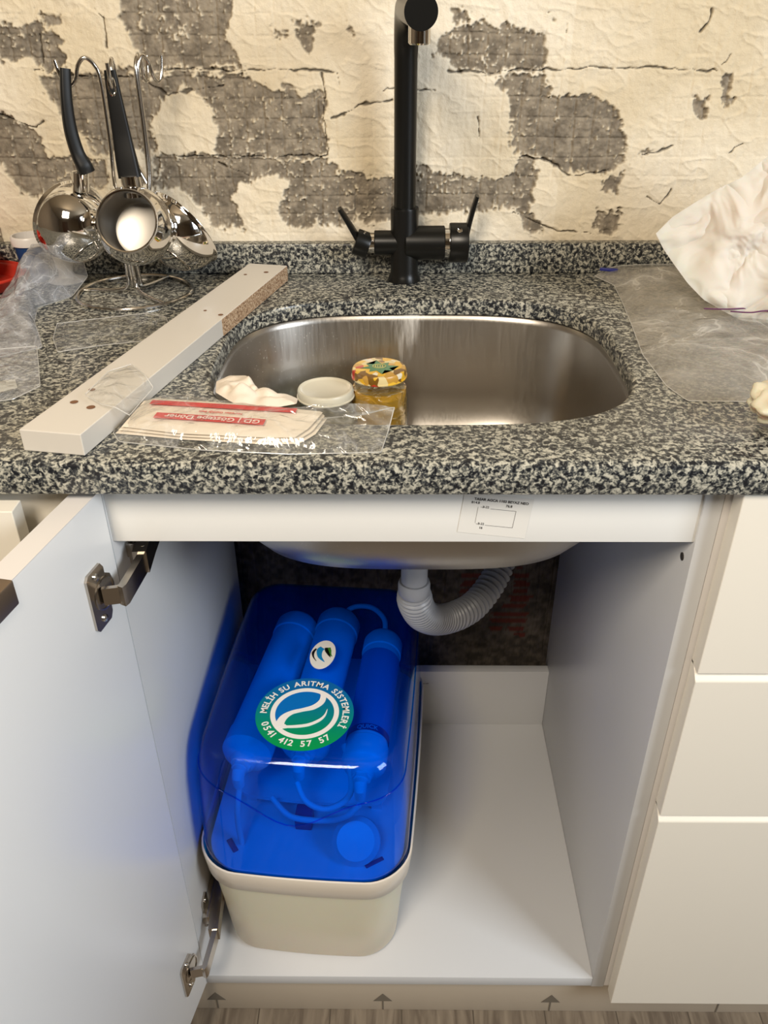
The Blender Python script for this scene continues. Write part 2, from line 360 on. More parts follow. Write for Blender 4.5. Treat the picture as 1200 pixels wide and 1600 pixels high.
mb = MB(); mb.box(2.2, 2.25, -3.2, -1.75, -0.13, 2.45).box(2.2, 2.25, -0.75, 0.57, -0.13, 2.45).box(2.2, 2.25, -1.75, -0.75, -0.13, 0.85).box(2.2, 2.25, -1.75, -0.75, 2.15, 2.45)
structure(mb.build('wall_right', RW, smooth=0))
structure(MB().box(-1.6, 2.2, -3.2, 0.57, 2.45, 2.5).build('ceiling', mat('ceiling_paint', srgb(158, 144, 122), 0.9), smooth=0))
DB = mat('dark_wood_door', srgb(84, 56, 38), 0.4)
mb = MB(); mb.box(-0.9, 0.05, -3.2, -3.15, -0.13, 1.95).box(-0.8, -0.05, -3.15, -3.14, 0.95, 1.8).box(-0.8, -0.05, -3.15, -3.14, 0.0, 0.8); structure(mb.build('door_1', DB, smooth=0))
mb = MB(); mb.box(2.17, 2.25, -1.75, -1.69, 0.85, 2.15).box(2.17, 2.25, -0.81, -0.75, 0.85, 2.15).box(2.17, 2.25, -1.69, -0.81, 0.85, 0.91).box(2.17, 2.25, -1.69, -0.81, 2.09, 2.15).box(2.18, 2.24, -1.28, -1.22, 0.91, 2.09)
structure(mb.build('window_1', mat('window_frame_paint', srgb(220, 220, 216), 0.4), smooth=0))

# ------------------------------------------------------------ countertop with sink cut-out
CT = 0.870
def hole(z, d=0.0, n=96): return superloop(0.302, 0.233, 0.2265+d, 0.1835+d, z, 3.3, n)
mb = MB()
mb.loft([hole(CT, 0.005), hole(CT-0.0006, 0.003), hole(CT-0.002, 0.001), hole(CT-0.005, 0), hole(0.850, 0)], False, False)
X0, X1 = -1.0, 1.45
prof = [(-0.021, 0.870), (-0.0255, 0.869), (-0.0285, 0.8665), (-0.030, 0.862), (-0.030, 0.841), (-0.0285, 0.838), (-0.026, 0.837), (0.004, 0.837), (0.004, 0.850)]
mb.loft([[(X0, y, z) for y, z in prof], [(X1, y, z) for y, z in prof]], False, False, closed=False)
for z, d, yf in ((CT, 0.005, -0.021), (0.850, 0.0, 0.004)):
    bm = bmesh.new(); h = [bm.verts.new(p) for p in hole(z, d)]
    q = [bm.verts.new(p) for p in ((X0, yf, z), (X1, yf, z), (X1, 0.553, z), (X0, 0.553, z))]
    es = [bm.edges.new((h[i], h[(i+1) % len(h)])) for i in range(len(h))]+[bm.edges.new((q[i], q[(i+1) % 4])) for i in range(4)]
    bmesh.ops.triangle_fill(bm, use_beauty=True, edges=es); mb.bm(bm)
for x in (X0, X1): mb.add([(x, y, z) for y, z in prof]+[(x, 0.553, 0.85), (x, 0.553, CT)], [tuple(range(11))])
mb.add([(X0, 0.553, 0.85), (X1, 0.553, 0.85), (X1, 0.553, CT), (X0, 0.553, CT)], [(0, 1, 2, 3)])
bm = bmesh.new(); me_ = bpy.data.meshes.new('x'); me_.from_pydata(mb.v, [], mb.f); bm.from_mesh(me_)
bmesh.ops.remove_doubles(bm, verts=bm.verts, dist=1e-5); mb = MB().bm(bm); bpy.data.meshes.remove(me_)
tag(mb.build('countertop', GRANITE, smooth=30), 'speckled grey granite worktop slab with a rounded sink cut-out', 'countertop')
tag(MB().box(-1.0, 1.45, 0.532, 0.5525, CT+0.0003, 0.9125, 0.003).build('backsplash', GRANITE, smooth=30),
    'low granite upstand strip along the foot of the bare plaster wall', 'backsplash')

# ------------------------------------------------------------ sink
ms = mat('brushed_steel', (0.46, 0.43, 0.39, 1), 0.30, 1.0); nt = ms.node_tree; b = nt.nodes['Principled BSDF']
tc = N(nt, 'TexCoord'); mp = N(nt, 'Mapping'); mp.inputs['Scale'].default_value = (1, 1, 0.04); nt.links.new(tc.outputs['Object'], mp.inputs['Vector'])
n1 = N(nt, 'TexNoise', i_Scale=420.0, i_Detail=3.0); nt.links.new(mp.outputs[0], n1.inputs['Vector'])
r1 = ramp(nt, n1.outputs['Fac'], [(0.3, (0.29, 0.29, 0.29, 1)), (0.7, (0.36, 0.36, 0.36, 1))])
# limescale runs below the tap
mp2 = N(nt, 'Mapping'); mp2.inputs['Scale'].default_value = (1, 0.3, 0.10); nt.links.new(tc.outputs['Object'], mp2.inputs['Vector'])
n2 = N(nt, 'TexNoise', i_Scale=90.0, i_Detail=5.0, i_Roughness=0.7); nt.links.new(mp2.outputs[0], n2.inputs['Vector'])
sx = N(nt, 'SeparateXYZ'); nt.links.new(tc.outputs['Object'], sx.inputs[0])
gx_ = N(nt, 'MapRange', i_1=0.0, i_2=0.062, i_3=1.0, i_4=0.0); ab = N(nt, 'Math', operation='ABSOLUTE'); sb = N(nt, 'Math', operation='SUBTRACT', i_1=0.292)
nt.links.new(sx.outputs['X'], sb.inputs[0]); nt.links.new(sb.outputs[0], ab.inputs[0]); nt.links.new(ab.outputs[0], gx_.inputs[0])
gy_ = N(nt, 'MapRange', i_1=0.395, i_2=0.41, i_3=0.0, i_4=1.0); nt.links.new(sx.outputs['Y'], gy_.inputs[0])
gz_ = N(nt, 'MapRange', i_1=0.73, i_2=0.845, i_3=0.25, i_4=1.0); nt.links.new(sx.outputs['Z'], gz_.inputs[0])
p1 = N(nt, 'Math', operation='MULTIPLY'); nt.links.new(gx_.outputs[0], p1.inputs[0]); nt.links.new(gy_.outputs[0], p1.inputs[1])
p2 = N(nt, 'Math', operation='MULTIPLY'); nt.links.new(p1.outputs[0], p2.inputs[0]); nt.links.new(gz_.outputs[0], p2.inputs[1])
p3 = N(nt, 'Math', operation='MULTIPLY'); nt.links.new(p2.outputs[0], p3.inputs[0]); nt.links.new(n2.outputs['Fac'], p3.inputs[1])
mk = ramp(nt, p3.outputs[0], [(0.28, (0, 0, 0, 1)), (0.50, (0.7, 0.7, 0.7, 1))])
# dried drops on the back wall, left half
vo = N(nt, 'TexVoronoi', i_Scale=170.0); nt.links.new(tc.outputs['Object'], vo.inputs['Vector'])
vd = N(nt, 'Math', operation='LESS_THAN', i_1=0.13); nt.links.new(vo.outputs['Distance'], vd.inputs[0])
gl = N(nt, 'MapRange', i_1=0.10, i_2=0.30, i_3=1.0, i_4=0.0); nt.links.new(sx.outputs['X'], gl.inputs[0])
vn = N(nt, 'TexNoise', i_Scale=30.0); nt.links.new(tc.outputs['Object'], vn.inputs['Vector'])
vm = N(nt, 'Math', operation='MULTIPLY'); nt.links.new(vd.outputs[0], vm.inputs[0]); nt.links.new(gl.outputs[0], vm.inputs[1])
vq = N(nt, 'Math', operation='MULTIPLY'); nt.links.new(vm.outputs[0], vq.inputs[0]); nt.links.new(vn.outputs['Fac'], vq.inputs[1])
mxx = N(nt, 'Math', operation='MAXIMUM'); nt.links.new(mk, mxx.inputs[0]); nt.links.new(vq.outputs[0], mxx.inputs[1])
cm = N(nt, 'Mix', data_type='RGBA'); nt.links.new(mxx.outputs[0], cm.inputs[0]); cm.inputs[6].default_value = (0.46, 0.43, 0.39, 1); cm.inputs[7].default_value = (0.72, 0.70, 0.66, 1)
nt.links.new(cm.outputs[2], b.inputs['Base Color'])
mtl = N(nt, 'Math', operation='SUBTRACT', i_0=1.0); nt.links.new(mxx.outputs[0], mtl.inputs[1]); nt.links.new(mtl.outputs[0], b.inputs['Metallic'])
nt.links.new(r1, b.inputs['Roughness'])
sink = thing('kitchen_sink', 'undermounted brushed steel sink bowl set into the granite worktop', 'sink', (0.302, 0.233, 0.66))
def bl(d, z, e=3.3): return superloop(0.302, 0.233, 0.2265+d, 0.1835+d, z, e)
ins = [bl(0.018, 0.8495), bl(0.004, 0.8495), bl(0.001, 0.847), bl(-0.001, 0.84), bl(-0.006, 0.74), bl(-0.010, 0.715), bl(-0.018, 0.695), bl(-0.031, 0.677), bl(-0.050, 0.666), bl(-0.08, 0.661), bl(-0.16, 0.658, 2.4)]
mb = MB(); mb.loft(ins, False, False)
n = 96; c_ = ins[-1]; mb.loft([c_, [(0.302+(x-0.302)*0.04, 0.233+(y-0.233)*0.04, 0.656) for x, y, z in c_]], False, True)
o = mb.build('basin', ms, sink, smooth=50)
md = o.modifiers.new('sheet', 'SOLIDIFY'); md.thickness = 0.0015; md.offset = -1

# waste pipe
GP = mat('grey_plastic', srgb(160, 162, 168), 0.35)
dr = thing('drain_hose', 'grey corrugated waste hose curving from the sink bowl to the wall', 'hose', (0.298, 0.22, 0.56))
MB().lathe([(0.0, 0.6555), (0.036, 0.6555), (0.036, 0.645), (0.024, 0.64), (0.0175, 0.63), (0.0175, 0.555), (0.0, 0.555)], 32, Matrix.Translation((0.301, 0.22, 0))).build('tailpiece', GP, dr)
MB().lathe([(0.0, 0.553), (0.020, 0.553), (0.0215, 0.548), (0.0215, 0.535), (0.019, 0.531), (0.0, 0.531)], 32, Matrix.Translation((0.301, 0.222, 0))).build('hose_collar', GP, dr)
path = smoothpath([(0.301, 0.222, 0.535), (0.304, 0.235, 0.505), (0.316, 0.262, 0.462), (0.340, 0.30, 0.422), (0.372, 0.335, 0.402), (0.404, 0.372, 0.396), (0.436, 0.415, 0.412), (0.455, 0.455, 0.436), (0.463, 0.50, 0.450), (0.468, 0.55, 0.456)], 22)
# even resample
acc = [0]
for i in range(1, len(path)): acc.append(acc[-1]+(path[i]-path[i-1]).length)
M_ = 640; pts = []; rad = []; j = 0
for k in range(M_):
    s_ = acc[-1]*k/(M_-1)
    while j < len(acc)-2 and acc[j+1] < s_: j += 1
    t = (s_-acc[j])/(acc[j+1]-acc[j]); pts.append(path[j].lerp(path[j+1], t))
    q = s_/acc[-1]; ph = 2*math.pi*(s_/0.0085 if q < 0.42 else (0.42*acc[-1]/0.0085+(s_-0.42*acc[-1])/0.0105)); rad.append(0.0228-0.003*q+(0.0019 if q < 0.42 else 0.0022)*math.cos(ph)-0.0028*max(0, 1-q/0.03))
MB().tube(pts, rad, 28).build('corrugated_hose', GP, dr, smooth=80)
# ------------------------------------------------------------ sink cabinet
W = 0.564; DZ = 0.829
cab = thing('sink_cabinet', 'white open-fronted base cabinet under the sink with its left door swung open', 'cabinet', (W/2, 0.0, -0.022))
MB().box(-0.018, 0.0, 0.0, 0.515, -0.022, 0.8365, 0.0008).build('side_panel', WHITE_SHADED, cab)
MB().box(W, W+0.018, 0.0, 0.53, -0.022, 0.8365, 0.0008).build('side_panel', WHITE_SHADED, cab)
MB().box(0.0, W, 0.0, 0.515, -0.020, 0.0, 0.0008).build('bottom_panel', WHITE_SHADED, cab)
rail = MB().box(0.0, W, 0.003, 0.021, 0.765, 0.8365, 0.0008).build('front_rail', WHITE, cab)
brail = MB().box(0.0, W, 0.493, 0.511, 0.0, 0.137, 0.0008).build('back_rail', WHITE_SHADED, cab)
MB().lathe([(0.0, 0), (0.0042, 0), (0.0042, 0.001), (0, 0.001)], 16, axisM((W, 0.022, 0.735), (-1, 0, 0))).build('screw_hole', DARK, cab)
# stuck paper label on the rail
INK = mat('label_ink', srgb(60, 60, 62), 0.6)
PAPER = mat('clear_paper_label', (0.76, 0.745, 0.705, 1), 0.4)
Ml = Matrix.Translation((0.370, 0.0026, 0.7955)) @ Matrix.Rotation(math.radians(90), 4, 'X') @ Matrix.Rotation(math.radians(-6.5), 4, 'Z')
lab = MB().box(-0.033, 0.033, -0.0225, 0.0225, -0.0001, 0.0001, 0, Ml).build('paper_label', PAPER, rail, smooth=0)
lab['label'] = 'small pale label printed with a panel drawing'
mb = MB()
def put(mb, txt, size, x, y, M, sp=1.0, bold=0.0, rot=0):
    v, f = text_bm(txt, size, sp, bold); mb.add(v, f, M @ Matrix.Translation((x, y, 0.00025)) @ Matrix.Rotation(rot, 4, 'Z'))
put(mb, 'TASAR AGCA 1103 BEYAZ NEO', 0.0037, 0.003, 0.0165, Ml, 1.0, 0.00012)
put(mb, '814.8', 0.0036, -0.021, 0.0125, Ml, 1.0, 0.00005); put(mb, '76.8', 0.0036, 0.011, 0.0118, Ml, 1.0, 0.0001)
put(mb, '-.8-22', 0.0034, -0.0115, 0.0085, Ml, 1.0, 0.00005); put(mb, '-.8-22', 0.0034, -0.0130, -0.0105, Ml, 1.0, 0.00005); put(mb, '16', 0.0034, -0.0115, -0.0150, Ml, 1.0, 0.0001)
for a, b_, c_, d in ((-0.006, 0.0186, 0.0070, 0.0073), (0.0184, 0.0187, -0.0115, 0.0072), (-0.008, 0.0186, -0.0118, -0.0115), (-0.018, -0.0178, -0.010, 0.008)):
    mb.box(a, b_, c_, d, 0.00015, 0.0003, 0, Ml)
mb.build('printing', INK, lab, smooth=0)
Mb = Matrix.Translation((0.327, 0.4926, 0.098)) @ Matrix.Rotation(math.radians(90), 4, 'X') @ Matrix.Rotation(math.radians(4), 4, 'Z')
l2 = MB().box(-0.016, 0.016, -0.013, 0.013, -0.0001, 0.0001, 0, Mb).build('paper_label', WHITE_SHADED, brail, smooth=0)
mb = MB(); put(mb, '1103 BEYAZ NEO', 0.0032, 0.002, 0.009, Mb, 1.0, 0.0001); put(mb, '76.8', 0.003, 0.0, 0.005, Mb); mb.build('printing', INK, l2, smooth=0)

# door, open about 101 degrees
DA = math.radians(11.6); hd = Vector((-math.sin(DA), -math.cos(DA), 0)); hn = Vector((math.cos(DA), -math.sin(DA), 0))
Md = Matrix(((hd.x, hn.x, 0, 0.0025), (hd.y, hn.y, 0, -0.007), (0, 0, 1, 0), (0, 0, 0, 1)))   # local x along the door, local y = towards the inside face
door = MB().box(0.0, 0.594, -0.024, 0.0, -0.006, DZ, 0.0012, Md).build('door', [mat('door_laminate', (0.82, 0.82, 0.815, 1), 0.30, bump=0.05, bscale=14)], cab)
MB().box(0.0, 0.594, -0.0238, -0.0002, DZ-0.0004, DZ+0.0004, 0, Md).build('edge_band', EDGE, door, smooth=0)['label'] = 'beige edge band'
MB().box(0.142, 0.230, -0.0262, 0.0018, DZ-0.022, DZ+0.0018, 0.0015, Md).build('edge_pull', mat('pull_metal', srgb(140, 122, 104), 0.35, 0.8), door)['label'] = 'bronze metal edge pull'
# concealed hinges
def hinge(zc):
    h = MB()
    # plate on the inside face of the door (local door frame)
    pl = [(0.030, -0.0325), (0.052, -0.0325), (0.056, -0.028), (0.056, 0.028), (0.052, 0.0325), (0.030, 0.0325), (0.026, 0.026), (0.026, 0.019), (0.018, 0.013), (0.014, 0.0), (0.018, -0.013), (0.026, -0.019), (0.026, -0.026)]
    Mp = Md @ Matrix.Translation((0, 0, zc)) @ Matrix(((1, 0, 0, 0), (0, 0, 1, 0), (0, 1, 0, 0), (0, 0, 0, 1)))
    h.prism(pl, 0.0002, 0.0028, Mp)
    base = h.build('hinge', NICKEL, cab, smooth=30)
    for z in (-0.024, 0.024):
        sc = MB()
        sc.lathe([(0.0, 0.0052), (0.002, 0.0050), (0.0036, 0.0042), (0.0040, 0.0028), (0.0, 0.0028)], 16, Mp @ Matrix.Translation((0.041, z, 0)))
        sc.box(-0.003, 0.003, -0.0005, 0.0005, 0.0040, 0.0054, 0, Mp @ Matrix.Translation((0.041, z, 0)) @ Matrix.Rotation(0.6, 4, 'Z'))
        sc.build('screw', SCREW, base)
    cup = MB(); cup.lathe([(0.0172, 0.0028), (0.0172, 0.0036), (0.0155, 0.0038), (0.0145, 0.0005), (0.013, -0.009), (0.0, -0.0095)], 32, Mp @ Matrix.Translation((0.0325, 0, 0))); cup.build('cup', NICKEL, base)
    a = MB()
    w0 = 0.0112
    p0 = Md @ Vector((0.038, 0.004, zc)); p1 = Md @ Vector((0.030, 0.022, zc)); p2 = Vector((0.0225, 0.008, zc)); p3 = Vector((0.016, 0.045, zc)); p4 = Vector((0.016, 0.095, zc))
    rect = lambda t, h_: [(-t, -h_), (t, -h_), (t, h_), (-t, h_)]
    a.sweep([p0, p1], rect(0.0022, w0*0.85), (0, 0, 1))
    a.sweep([p1-Vector((0.002, 0.004, 0)), p1, p2, Vector((0.021, 0.018, zc))], rect(0.0035, w0), (0, 0, 1))
    a.sweep([Vector((0.0205, 0.010, zc)), Vector((0.018, 0.045, zc)), p4], rect(0.0070, w0*1.15), (0, 0, 1))
    for y in (0.022, 0.060): a.lathe([(0, -0.013), (0.0026, -0.013), (0.0026, 0.013), (0, 0.013)], 14, Matrix.Translation((0.021, y, zc)))
    a.build('arm', NICKEL, base, smooth=30)
    m = MB()
    m.box(0.0002, 0.011, 0.030, 0.100, zc-0.0085, zc+0.0085, 0.001)
    m.prism([(0.040, -0.030), (0.056, -0.030), (0.060, -0.024), (0.060, 0.024), (0.056, 0.030), (0.040, 0.030), (0.036, 0.024), (0.036, -0.024)], 0.0002, 0.0030, Matrix(((0, 0, 1, 0), (1, 0, 0, 0), (0, 1, 0, zc), (0, 0, 0, 1))))
    for z in (-0.023, 0.023): m.lathe([(0.0036, 0.003), (0.003, 0.0045), (0, 0.0048)], 14, Matrix.Translation((0, 0.048, zc+z)) @ Matrix.Rotation(math.pi/2, 4, 'Y'))
    m.lathe([(0, 0.0), (0.0034, 0.0), (0.0034, 0.003), (0, 0.003)], 14, axisM((0.0225, 0.082, zc), (1, 0, 0)))
    m.build('mounting_plate', NICKEL, base, smooth=30)
    return base
hinge(0.735); hinge(0.088)

# ------------------------------------------------------------ neighbouring cabinets, plinth
dc = thing('drawer_cabinet', 'cream three-drawer base cabinet standing right of the open sink cabinet', 'cabinet', (0.88, 0.0, -0.022))
mb = MB(); x0, x1 = W+0.0185, 1.19
mb.box(x0, x0+0.016, 0.001, 0.53, -0.02, 0.8365).box(x1-0.016, x1, 0.001, 0.53, -0.02, 0.8365).box(x0+0.016, x1-0.016, 0.001, 0.53, -0.02, -0.004).box(x0+0.016, x1-0.016, 0.5, 0.51, -0.004, 0.8365).box(x0+0.016, x1-0.016, 0.001, 0.02, 0.80, 0.8365)
mb.build('carcass', EDGE, dc, smooth=0)
def drawer(z0, z1, xa, xb, par, groove=True, y0=-0.0215):
    # front with a sloping finger groove along the top (J-pull)
    t = 0.0205; g = 0.020 if groove else 0.0
    if groove:
        pr = [(y0, z0), (y0+t, z0), (y0+t, z1), (y0+t-0.003, z1), (y0+t-0.006, z1-0.010), (y0+0.006, z1-g+0.001), (y0, z1-g+0.004)]
        pr = [(y0, z0), (y0+t, z0), (y0+t, z1), (y0+t*0.75, z1), (y0+0.001, z1-0.014), (y0, z1-0.0155)]
    else: pr = [(y0, z0), (y0+t, z0), (y0+t, z1), (y0, z1)]
    m = MB().loft([[(xa, y, z) for y, z in pr], [(xb, y, z) for y, z in pr]])
    o = m.build('drawer_front', CREAM, par, smooth=0); md = o.modifiers.new('b', 'BEVEL'); md.width = 0.0009; md.segments = 2; return o
xd = W+0.0245
drawer(0.6165, DZ+0.004, xd, 1.186, dc, False); drawer(0.3905, 0.6205, xd, 1.186, dc); drawer(-0.026, 0.3945, xd, 1.186, dc)

lc = thing('base_cabinet', 'cream base cabinet mostly hidden behind the open white door', 'cabinet', (-0.32, 0.0, -0.022))
mb = MB(); x0, x1 = -0.62, -0.0195
mb.box(x0, x0+0.016, 0.001, 0.53, -0.02, 0.8365).box(x1-0.016, x1, 0.001, 0.53, -0.02, 0.8365).box(x0+0.016, x1-0.016, 0.001, 0.53, -0.02, -0.004).box(x0+0.016, x1-0.016, 0.5, 0.51, -0.004, 0.8365).box(x0+0.016, x1-0.016, 0.001, 0.02, 0.765, 0.8365)
mb.build('carcass', CREAM, lc, smooth=0)
f = drawer(0.18, DZ-0.001, -0.616, -0.066, lc, False, y0=-0.043)
MB().box(-0.60, -0.08, -0.0215, 0.44, 0.62, 0.72, 0.001).build('drawer_box', WHITE_SHADED, lc)

pl_ = thing('plinth', 'beige kickboard strip with grey printed arrows under the cabinets', 'plinth', (0.3, 0.028, -0.13))
MB().box(-0.62, 1.19, 0.020, 0.036, -0.1295, -0.0225, 0.0006).build('board', mat('plinth_laminate', srgb(190, 177, 158), 0.45), pl_)
ARW = mat('arrow_print', srgb(112, 104, 92), 0.5)
for k, x in enumerate((0.001, 0.258, 0.516, 0.774, 1.03)):
    z = -0.104
    MB().add([(x-0.0145, 0.0194, z), (x+0.0145, 0.0194, z), (x, 0.0194, z+0.021), (x-0.0145, 0.0198, z), (x+0.0145, 0.0198, z), (x, 0.0198, z+0.021)], [(0, 1, 2), (5, 4, 3), (0, 3, 4, 1), (1, 4, 5, 2), (2, 5, 3, 0)]).box(x-0.0012, x+0.0012, 0.0194, 0.0198, -0.1285, z).build('printed_arrow', ARW, pl_, smooth=0)

# ------------------------------------------------------------ faucet
FX, FY = 0.288, 0.503
fa = thing('kitchen_faucet', 'tall matte black kitchen tap with two side levers behind the sink', 'faucet', (FX, FY, CT))
MB().lathe([(0.0, CT+0.0003), (0.0225, CT+0.0003), (0.0225, CT+0.003), (0.0205, CT+0.008), (0.0190, CT+0.014), (0.0190, 0.966), (0.0185, 0.9685), (0.0, 0.9685)], 48, Matrix.Translation((FX, FY, 0))).build('body', BLACK, fa)
ang = math.radians(3); dx, dy = math.sin(ang), -math.cos(ang)
sp = [(FX, FY, 0.9685), (FX, FY, 1.06), (FX, FY, 1.145)]
for k in range(1, 10):
    a = math.pi/2*k/9; r = 0.055; sp.append((FX+dx*r*(1-math.cos(a)), FY+dy*r*(1-math.cos(a)), 1.145+r*math.sin(a)))
L_ = 0.222
sp.append((FX+dx*L_, FY+dy*L_, 1.200))
rr = [0.0145]*3+[0.0147+0.0017*k/9 for k in range(1, 10)]+[0.0167]
mb = MB(); mb.tube(sp, rr, 40)
mb.build('spout', BLACK, fa)
# end cap slightly tilted upwards is the flat disc of the tube end; chrome aerator below
ex, ey = FX+dx*(L_-0.017), FY+dy*(L_-0.017)
MB().lathe([(0.0, 1.171), (0.0095, 1.171), (0.0112, 1.1725), (0.0112, 1.190), (0, 1.190)], 36, Matrix.Translation((ex, ey, 0))).build('aerator', CHROME, fa)
MX = lambda x, z=0.9215: Matrix.Translation((x, FY, z)) @ Matrix.Rotation(math.pi/2, 4, 'Y')
MB().lathe([(0.0, 0), (0.0200, 0), (0.0225, 0.002), (0.0225, 0.054), (0.0215, 0.055), (0, 0.055)], 40, MX(FX)).build('valve_housing', BLACK, fa)
MB().lathe([(0.0, 0), (0.0165, 0), (0.0165, 0.0405), (0.0155, 0.0415), (0, 0.0415)], 40, MX(FX) @ Matrix.Rotation(math.pi, 4, 'X')).build('valve_housing', BLACK, fa)
MB().lathe([(0.0, 0), (0.0195, 0), (0.0195, 0.0065), (0, 0.0065)], 36, MX(FX+0.0552)).build('ring', CHROME, fa)
MB().lathe([(0.0, 0), (0.0135, 0), (0.0135, 0.0075), (0, 0.0075)], 36, MX(FX-0.0415) @ Matrix.Rotation(math.pi, 4, 'X')).build('ring', CHROME, fa)
def handle(side, x, r, ln, tilt, lev, name):
    M0 = Matrix.Translation((x, FY, 0.9215 if side > 0 else 0.917)) @ Matrix.Rotation(tilt, 4, 'Y') @ Matrix.Rotation(math.pi/2*side, 4, 'Y')
    h = MB().lathe([(0.0, 0), (r*0.97, 0), (r, 0.0015), (r, ln-0.001), (r-0.001, ln), (0, ln)], 40, M0).build(name, BLACK, fa)
    a, b_ = lev
    pts = smoothpath([a, (Vector(a)+Vector(b_))/2+Vector((-0.001*side, 0, -0.001)), b_], 8)
    n = len(pts); prs = []
    for i in range(n):
        wdt = 0.0105-0.003*i/n; t = 0.0034-0.0012*i/n
        prs.append([(-wdt, -t*0.6), (-wdt*0.8, -t), (wdt*0.8, -t), (wdt, -t*0.6), (wdt, t*0.6), (wdt*0.8, t), (-wdt*0.8, t), (-wdt, t*0.6)])
    MB().sweep(pts, prs, (1, 0, 0)).build('lever', BLACK, h)
    return h
h1 = handle(1, FX+0.0615, 0.0262, 0.0255, 0.0, ((FX+0.083, FY, 0.925), (FX+0.0965, FY-0.004, 0.984)), 'mixer_handle')
MB().lathe([(0.0, 0.0005), (0.0022, 0.0005), (0.0036, 0.0016), (0.0038, 0.0), (0.0, 0.0)], 20, axisM((FX+0.074, FY-0.0175, 0.9415), (0, -0.7, 0.72))).build('indicator', CHROME, h1)
h2 = handle(-1, FX-0.049, 0.0175, 0.020, math.radians(20), ((FX-0.062, FY, 0.924), (FX-0.088, FY-0.004, 0.968)), 'filter_handle')
MB().lathe([(0.0, 0.0012), (0.003, 0.0008), (0.0036, 0.0), (0.0, 0.0)], 20, axisM((FX-0.0555, FY-0.004, 0.936), (-0.3, -0.2, 1))).build('indicator', CHROME, h2)
# ------------------------------------------------------------ water purifier
PX, PY, PR = 0.1475, 0.022, math.radians(-4.5)
pu = thing('water_purifier', 'boxy water purifier with see-through blue cover and white base inside the cabinet', 'water purifier', (PX, PY, 0.0), PR)
PL = 0.425
def rr_loop(hw, y0, y1, z, r, n=10, zf=None):
    hw += 0.0025 if z > 0.15 else 0.0
    pts = []
    for cx, cy, a0 in ((hw-r, y1-r, 0), (-hw+r, y1-r, 90), (-hw+r, y0+r, 180), (hw-r, y0+r, 270)):
        for k in range(n+1):
            a = math.radians(a0+90*k/n); pts.append((cx+r*math.cos(a), cy+r*math.sin(a)))
    # bow the front and the sides a little, and add edge points so that bows are smooth
    out = []
    for i, (x, y) in enumerate(pts):
        x2, y2 = pts[(i+1) % len(pts)]; d = math.hypot(x2-x, y2-y); m = max(1, int(d/0.012))
        m = 14 if d > 0.03 else 1
        for k in range(m): out.append((x+(x2-x)*k/m, y+(y2-y)*k/m))
    res = []
    for x, y in out:
        by = 0.006*(1-(x/hw)**2); bx = 0.004*(1-((y-(y0+y1)/2)/((y1-y0)/2))**2)
        if y < y0+r*0.999: y -= by
        if abs(x) > hw-r: x += math.copysign(bx, x)
        res.append((x, y, z if zf is None else z+zf(x, y)))
    return res
TRAY = mat('milky_plastic', srgb(226, 208, 184), 0.34, Subsurface_Weight=0.25, Transmission_Weight=0.0)
RING = mat('ivory_plastic', srgb(226, 214, 196), 0.30)
arc = lambda x, y: -0.010*max(0, 1-((y-0.0)/0.12)**2)*(x/0.14+0.3) if y < 0.12 else 0
ins = [rr_loop(0.115, 0.024, PL-0.03, 0.0005, 0.045), rr_loop(0.121, 0.016, PL-0.022, 0.003, 0.048), rr_loop(0.125, 0.012, PL-0.018, 0.010, 0.05), rr_loop(0.131, 0.008, PL-0.012, 0.09, 0.052), rr_loop(0.136, 0.005, PL-0.006, 0.172, 0.053)]
mb = MB(); mb.loft(ins, True, False)
inner = [rr_loop(0.133, 0.008, PL-0.009, 0.172, 0.05), rr_loop(0.128, 0.012, PL-0.015, 0.09, 0.05), rr_loop(0.118, 0.022, PL-0.026, 0.008, 0.045)]
mb.loft([ins[-1], inner[0]], False, False); mb.loft(inner, False, True)
mb.build('base_tray', TRAY, pu, smooth=50, local=True)['label'] = 'milky white plastic tray'
# translucent panel outline on the tray's front
ro = [rr_loop(0.1385, 0.0015, PL-0.002, 0.169, 0.055), rr_loop(0.1412, -0.0012, PL, 0.172, 0.056), rr_loop(0.1445, -0.0038, PL+0.003, 0.206, 0.058), rr_loop(0.1440, -0.0033, PL+0.003, 0.2095, 0.058), rr_loop(0.1418, -0.001, PL, 0.2100, 0.056), rr_loop(0.1412, -0.0005, PL, 0.200, 0.055), rr_loop(0.136, 0.005, PL-0.005, 0.172, 0.053), rr_loop(0.1368, 0.0035, PL-0.004, 0.169, 0.053)]
MB().loft(ro+[ro[0]], False, False).build('rim_band', RING, pu, smooth=50, local=True)['label'] = 'ivory plastic rim band'
# blue clear cover
mbl = bpy.data.materials.new('clear_blue_plastic'); mbl.use_nodes = True; nt = mbl.node_tree; nt.nodes.clear()
out = N(nt, 'OutputMaterial'); tr = N(nt, 'BsdfTransparent'); tr.inputs[0].default_value = (0.09, 0.60, 0.98, 1)
gs = N(nt, 'BsdfGlossy', i_Roughness=0.05); gs.inputs[0].default_value = (0.95, 0.97, 1, 1)
df = N(nt, 'BsdfDiffuse'); df.inputs[0].default_value = (0.0, 0.05, 0.62, 1)
m0 = N(nt, 'MixShader', i_0=0.05); m1 = N(nt, 'MixShader')
nt.links.new(tr.outputs[0], m0.inputs[1]); nt.links.new(df.outputs[0], m0.inputs[2])
nt.links.new(schlick(nt, None, 0.022, 0.7), m1.inputs[0]); nt.links.new(m0.outputs[0], m1.inputs[1]); nt.links.new(gs.outputs[0], m1.inputs[2]); nt.links.new(m1.outputs[0], out.inputs[0])
TOP = 0.400
def ridge_z(x): return 0.358-0.050*math.exp(-((x+0.005)/0.062)**2)-0.02*x
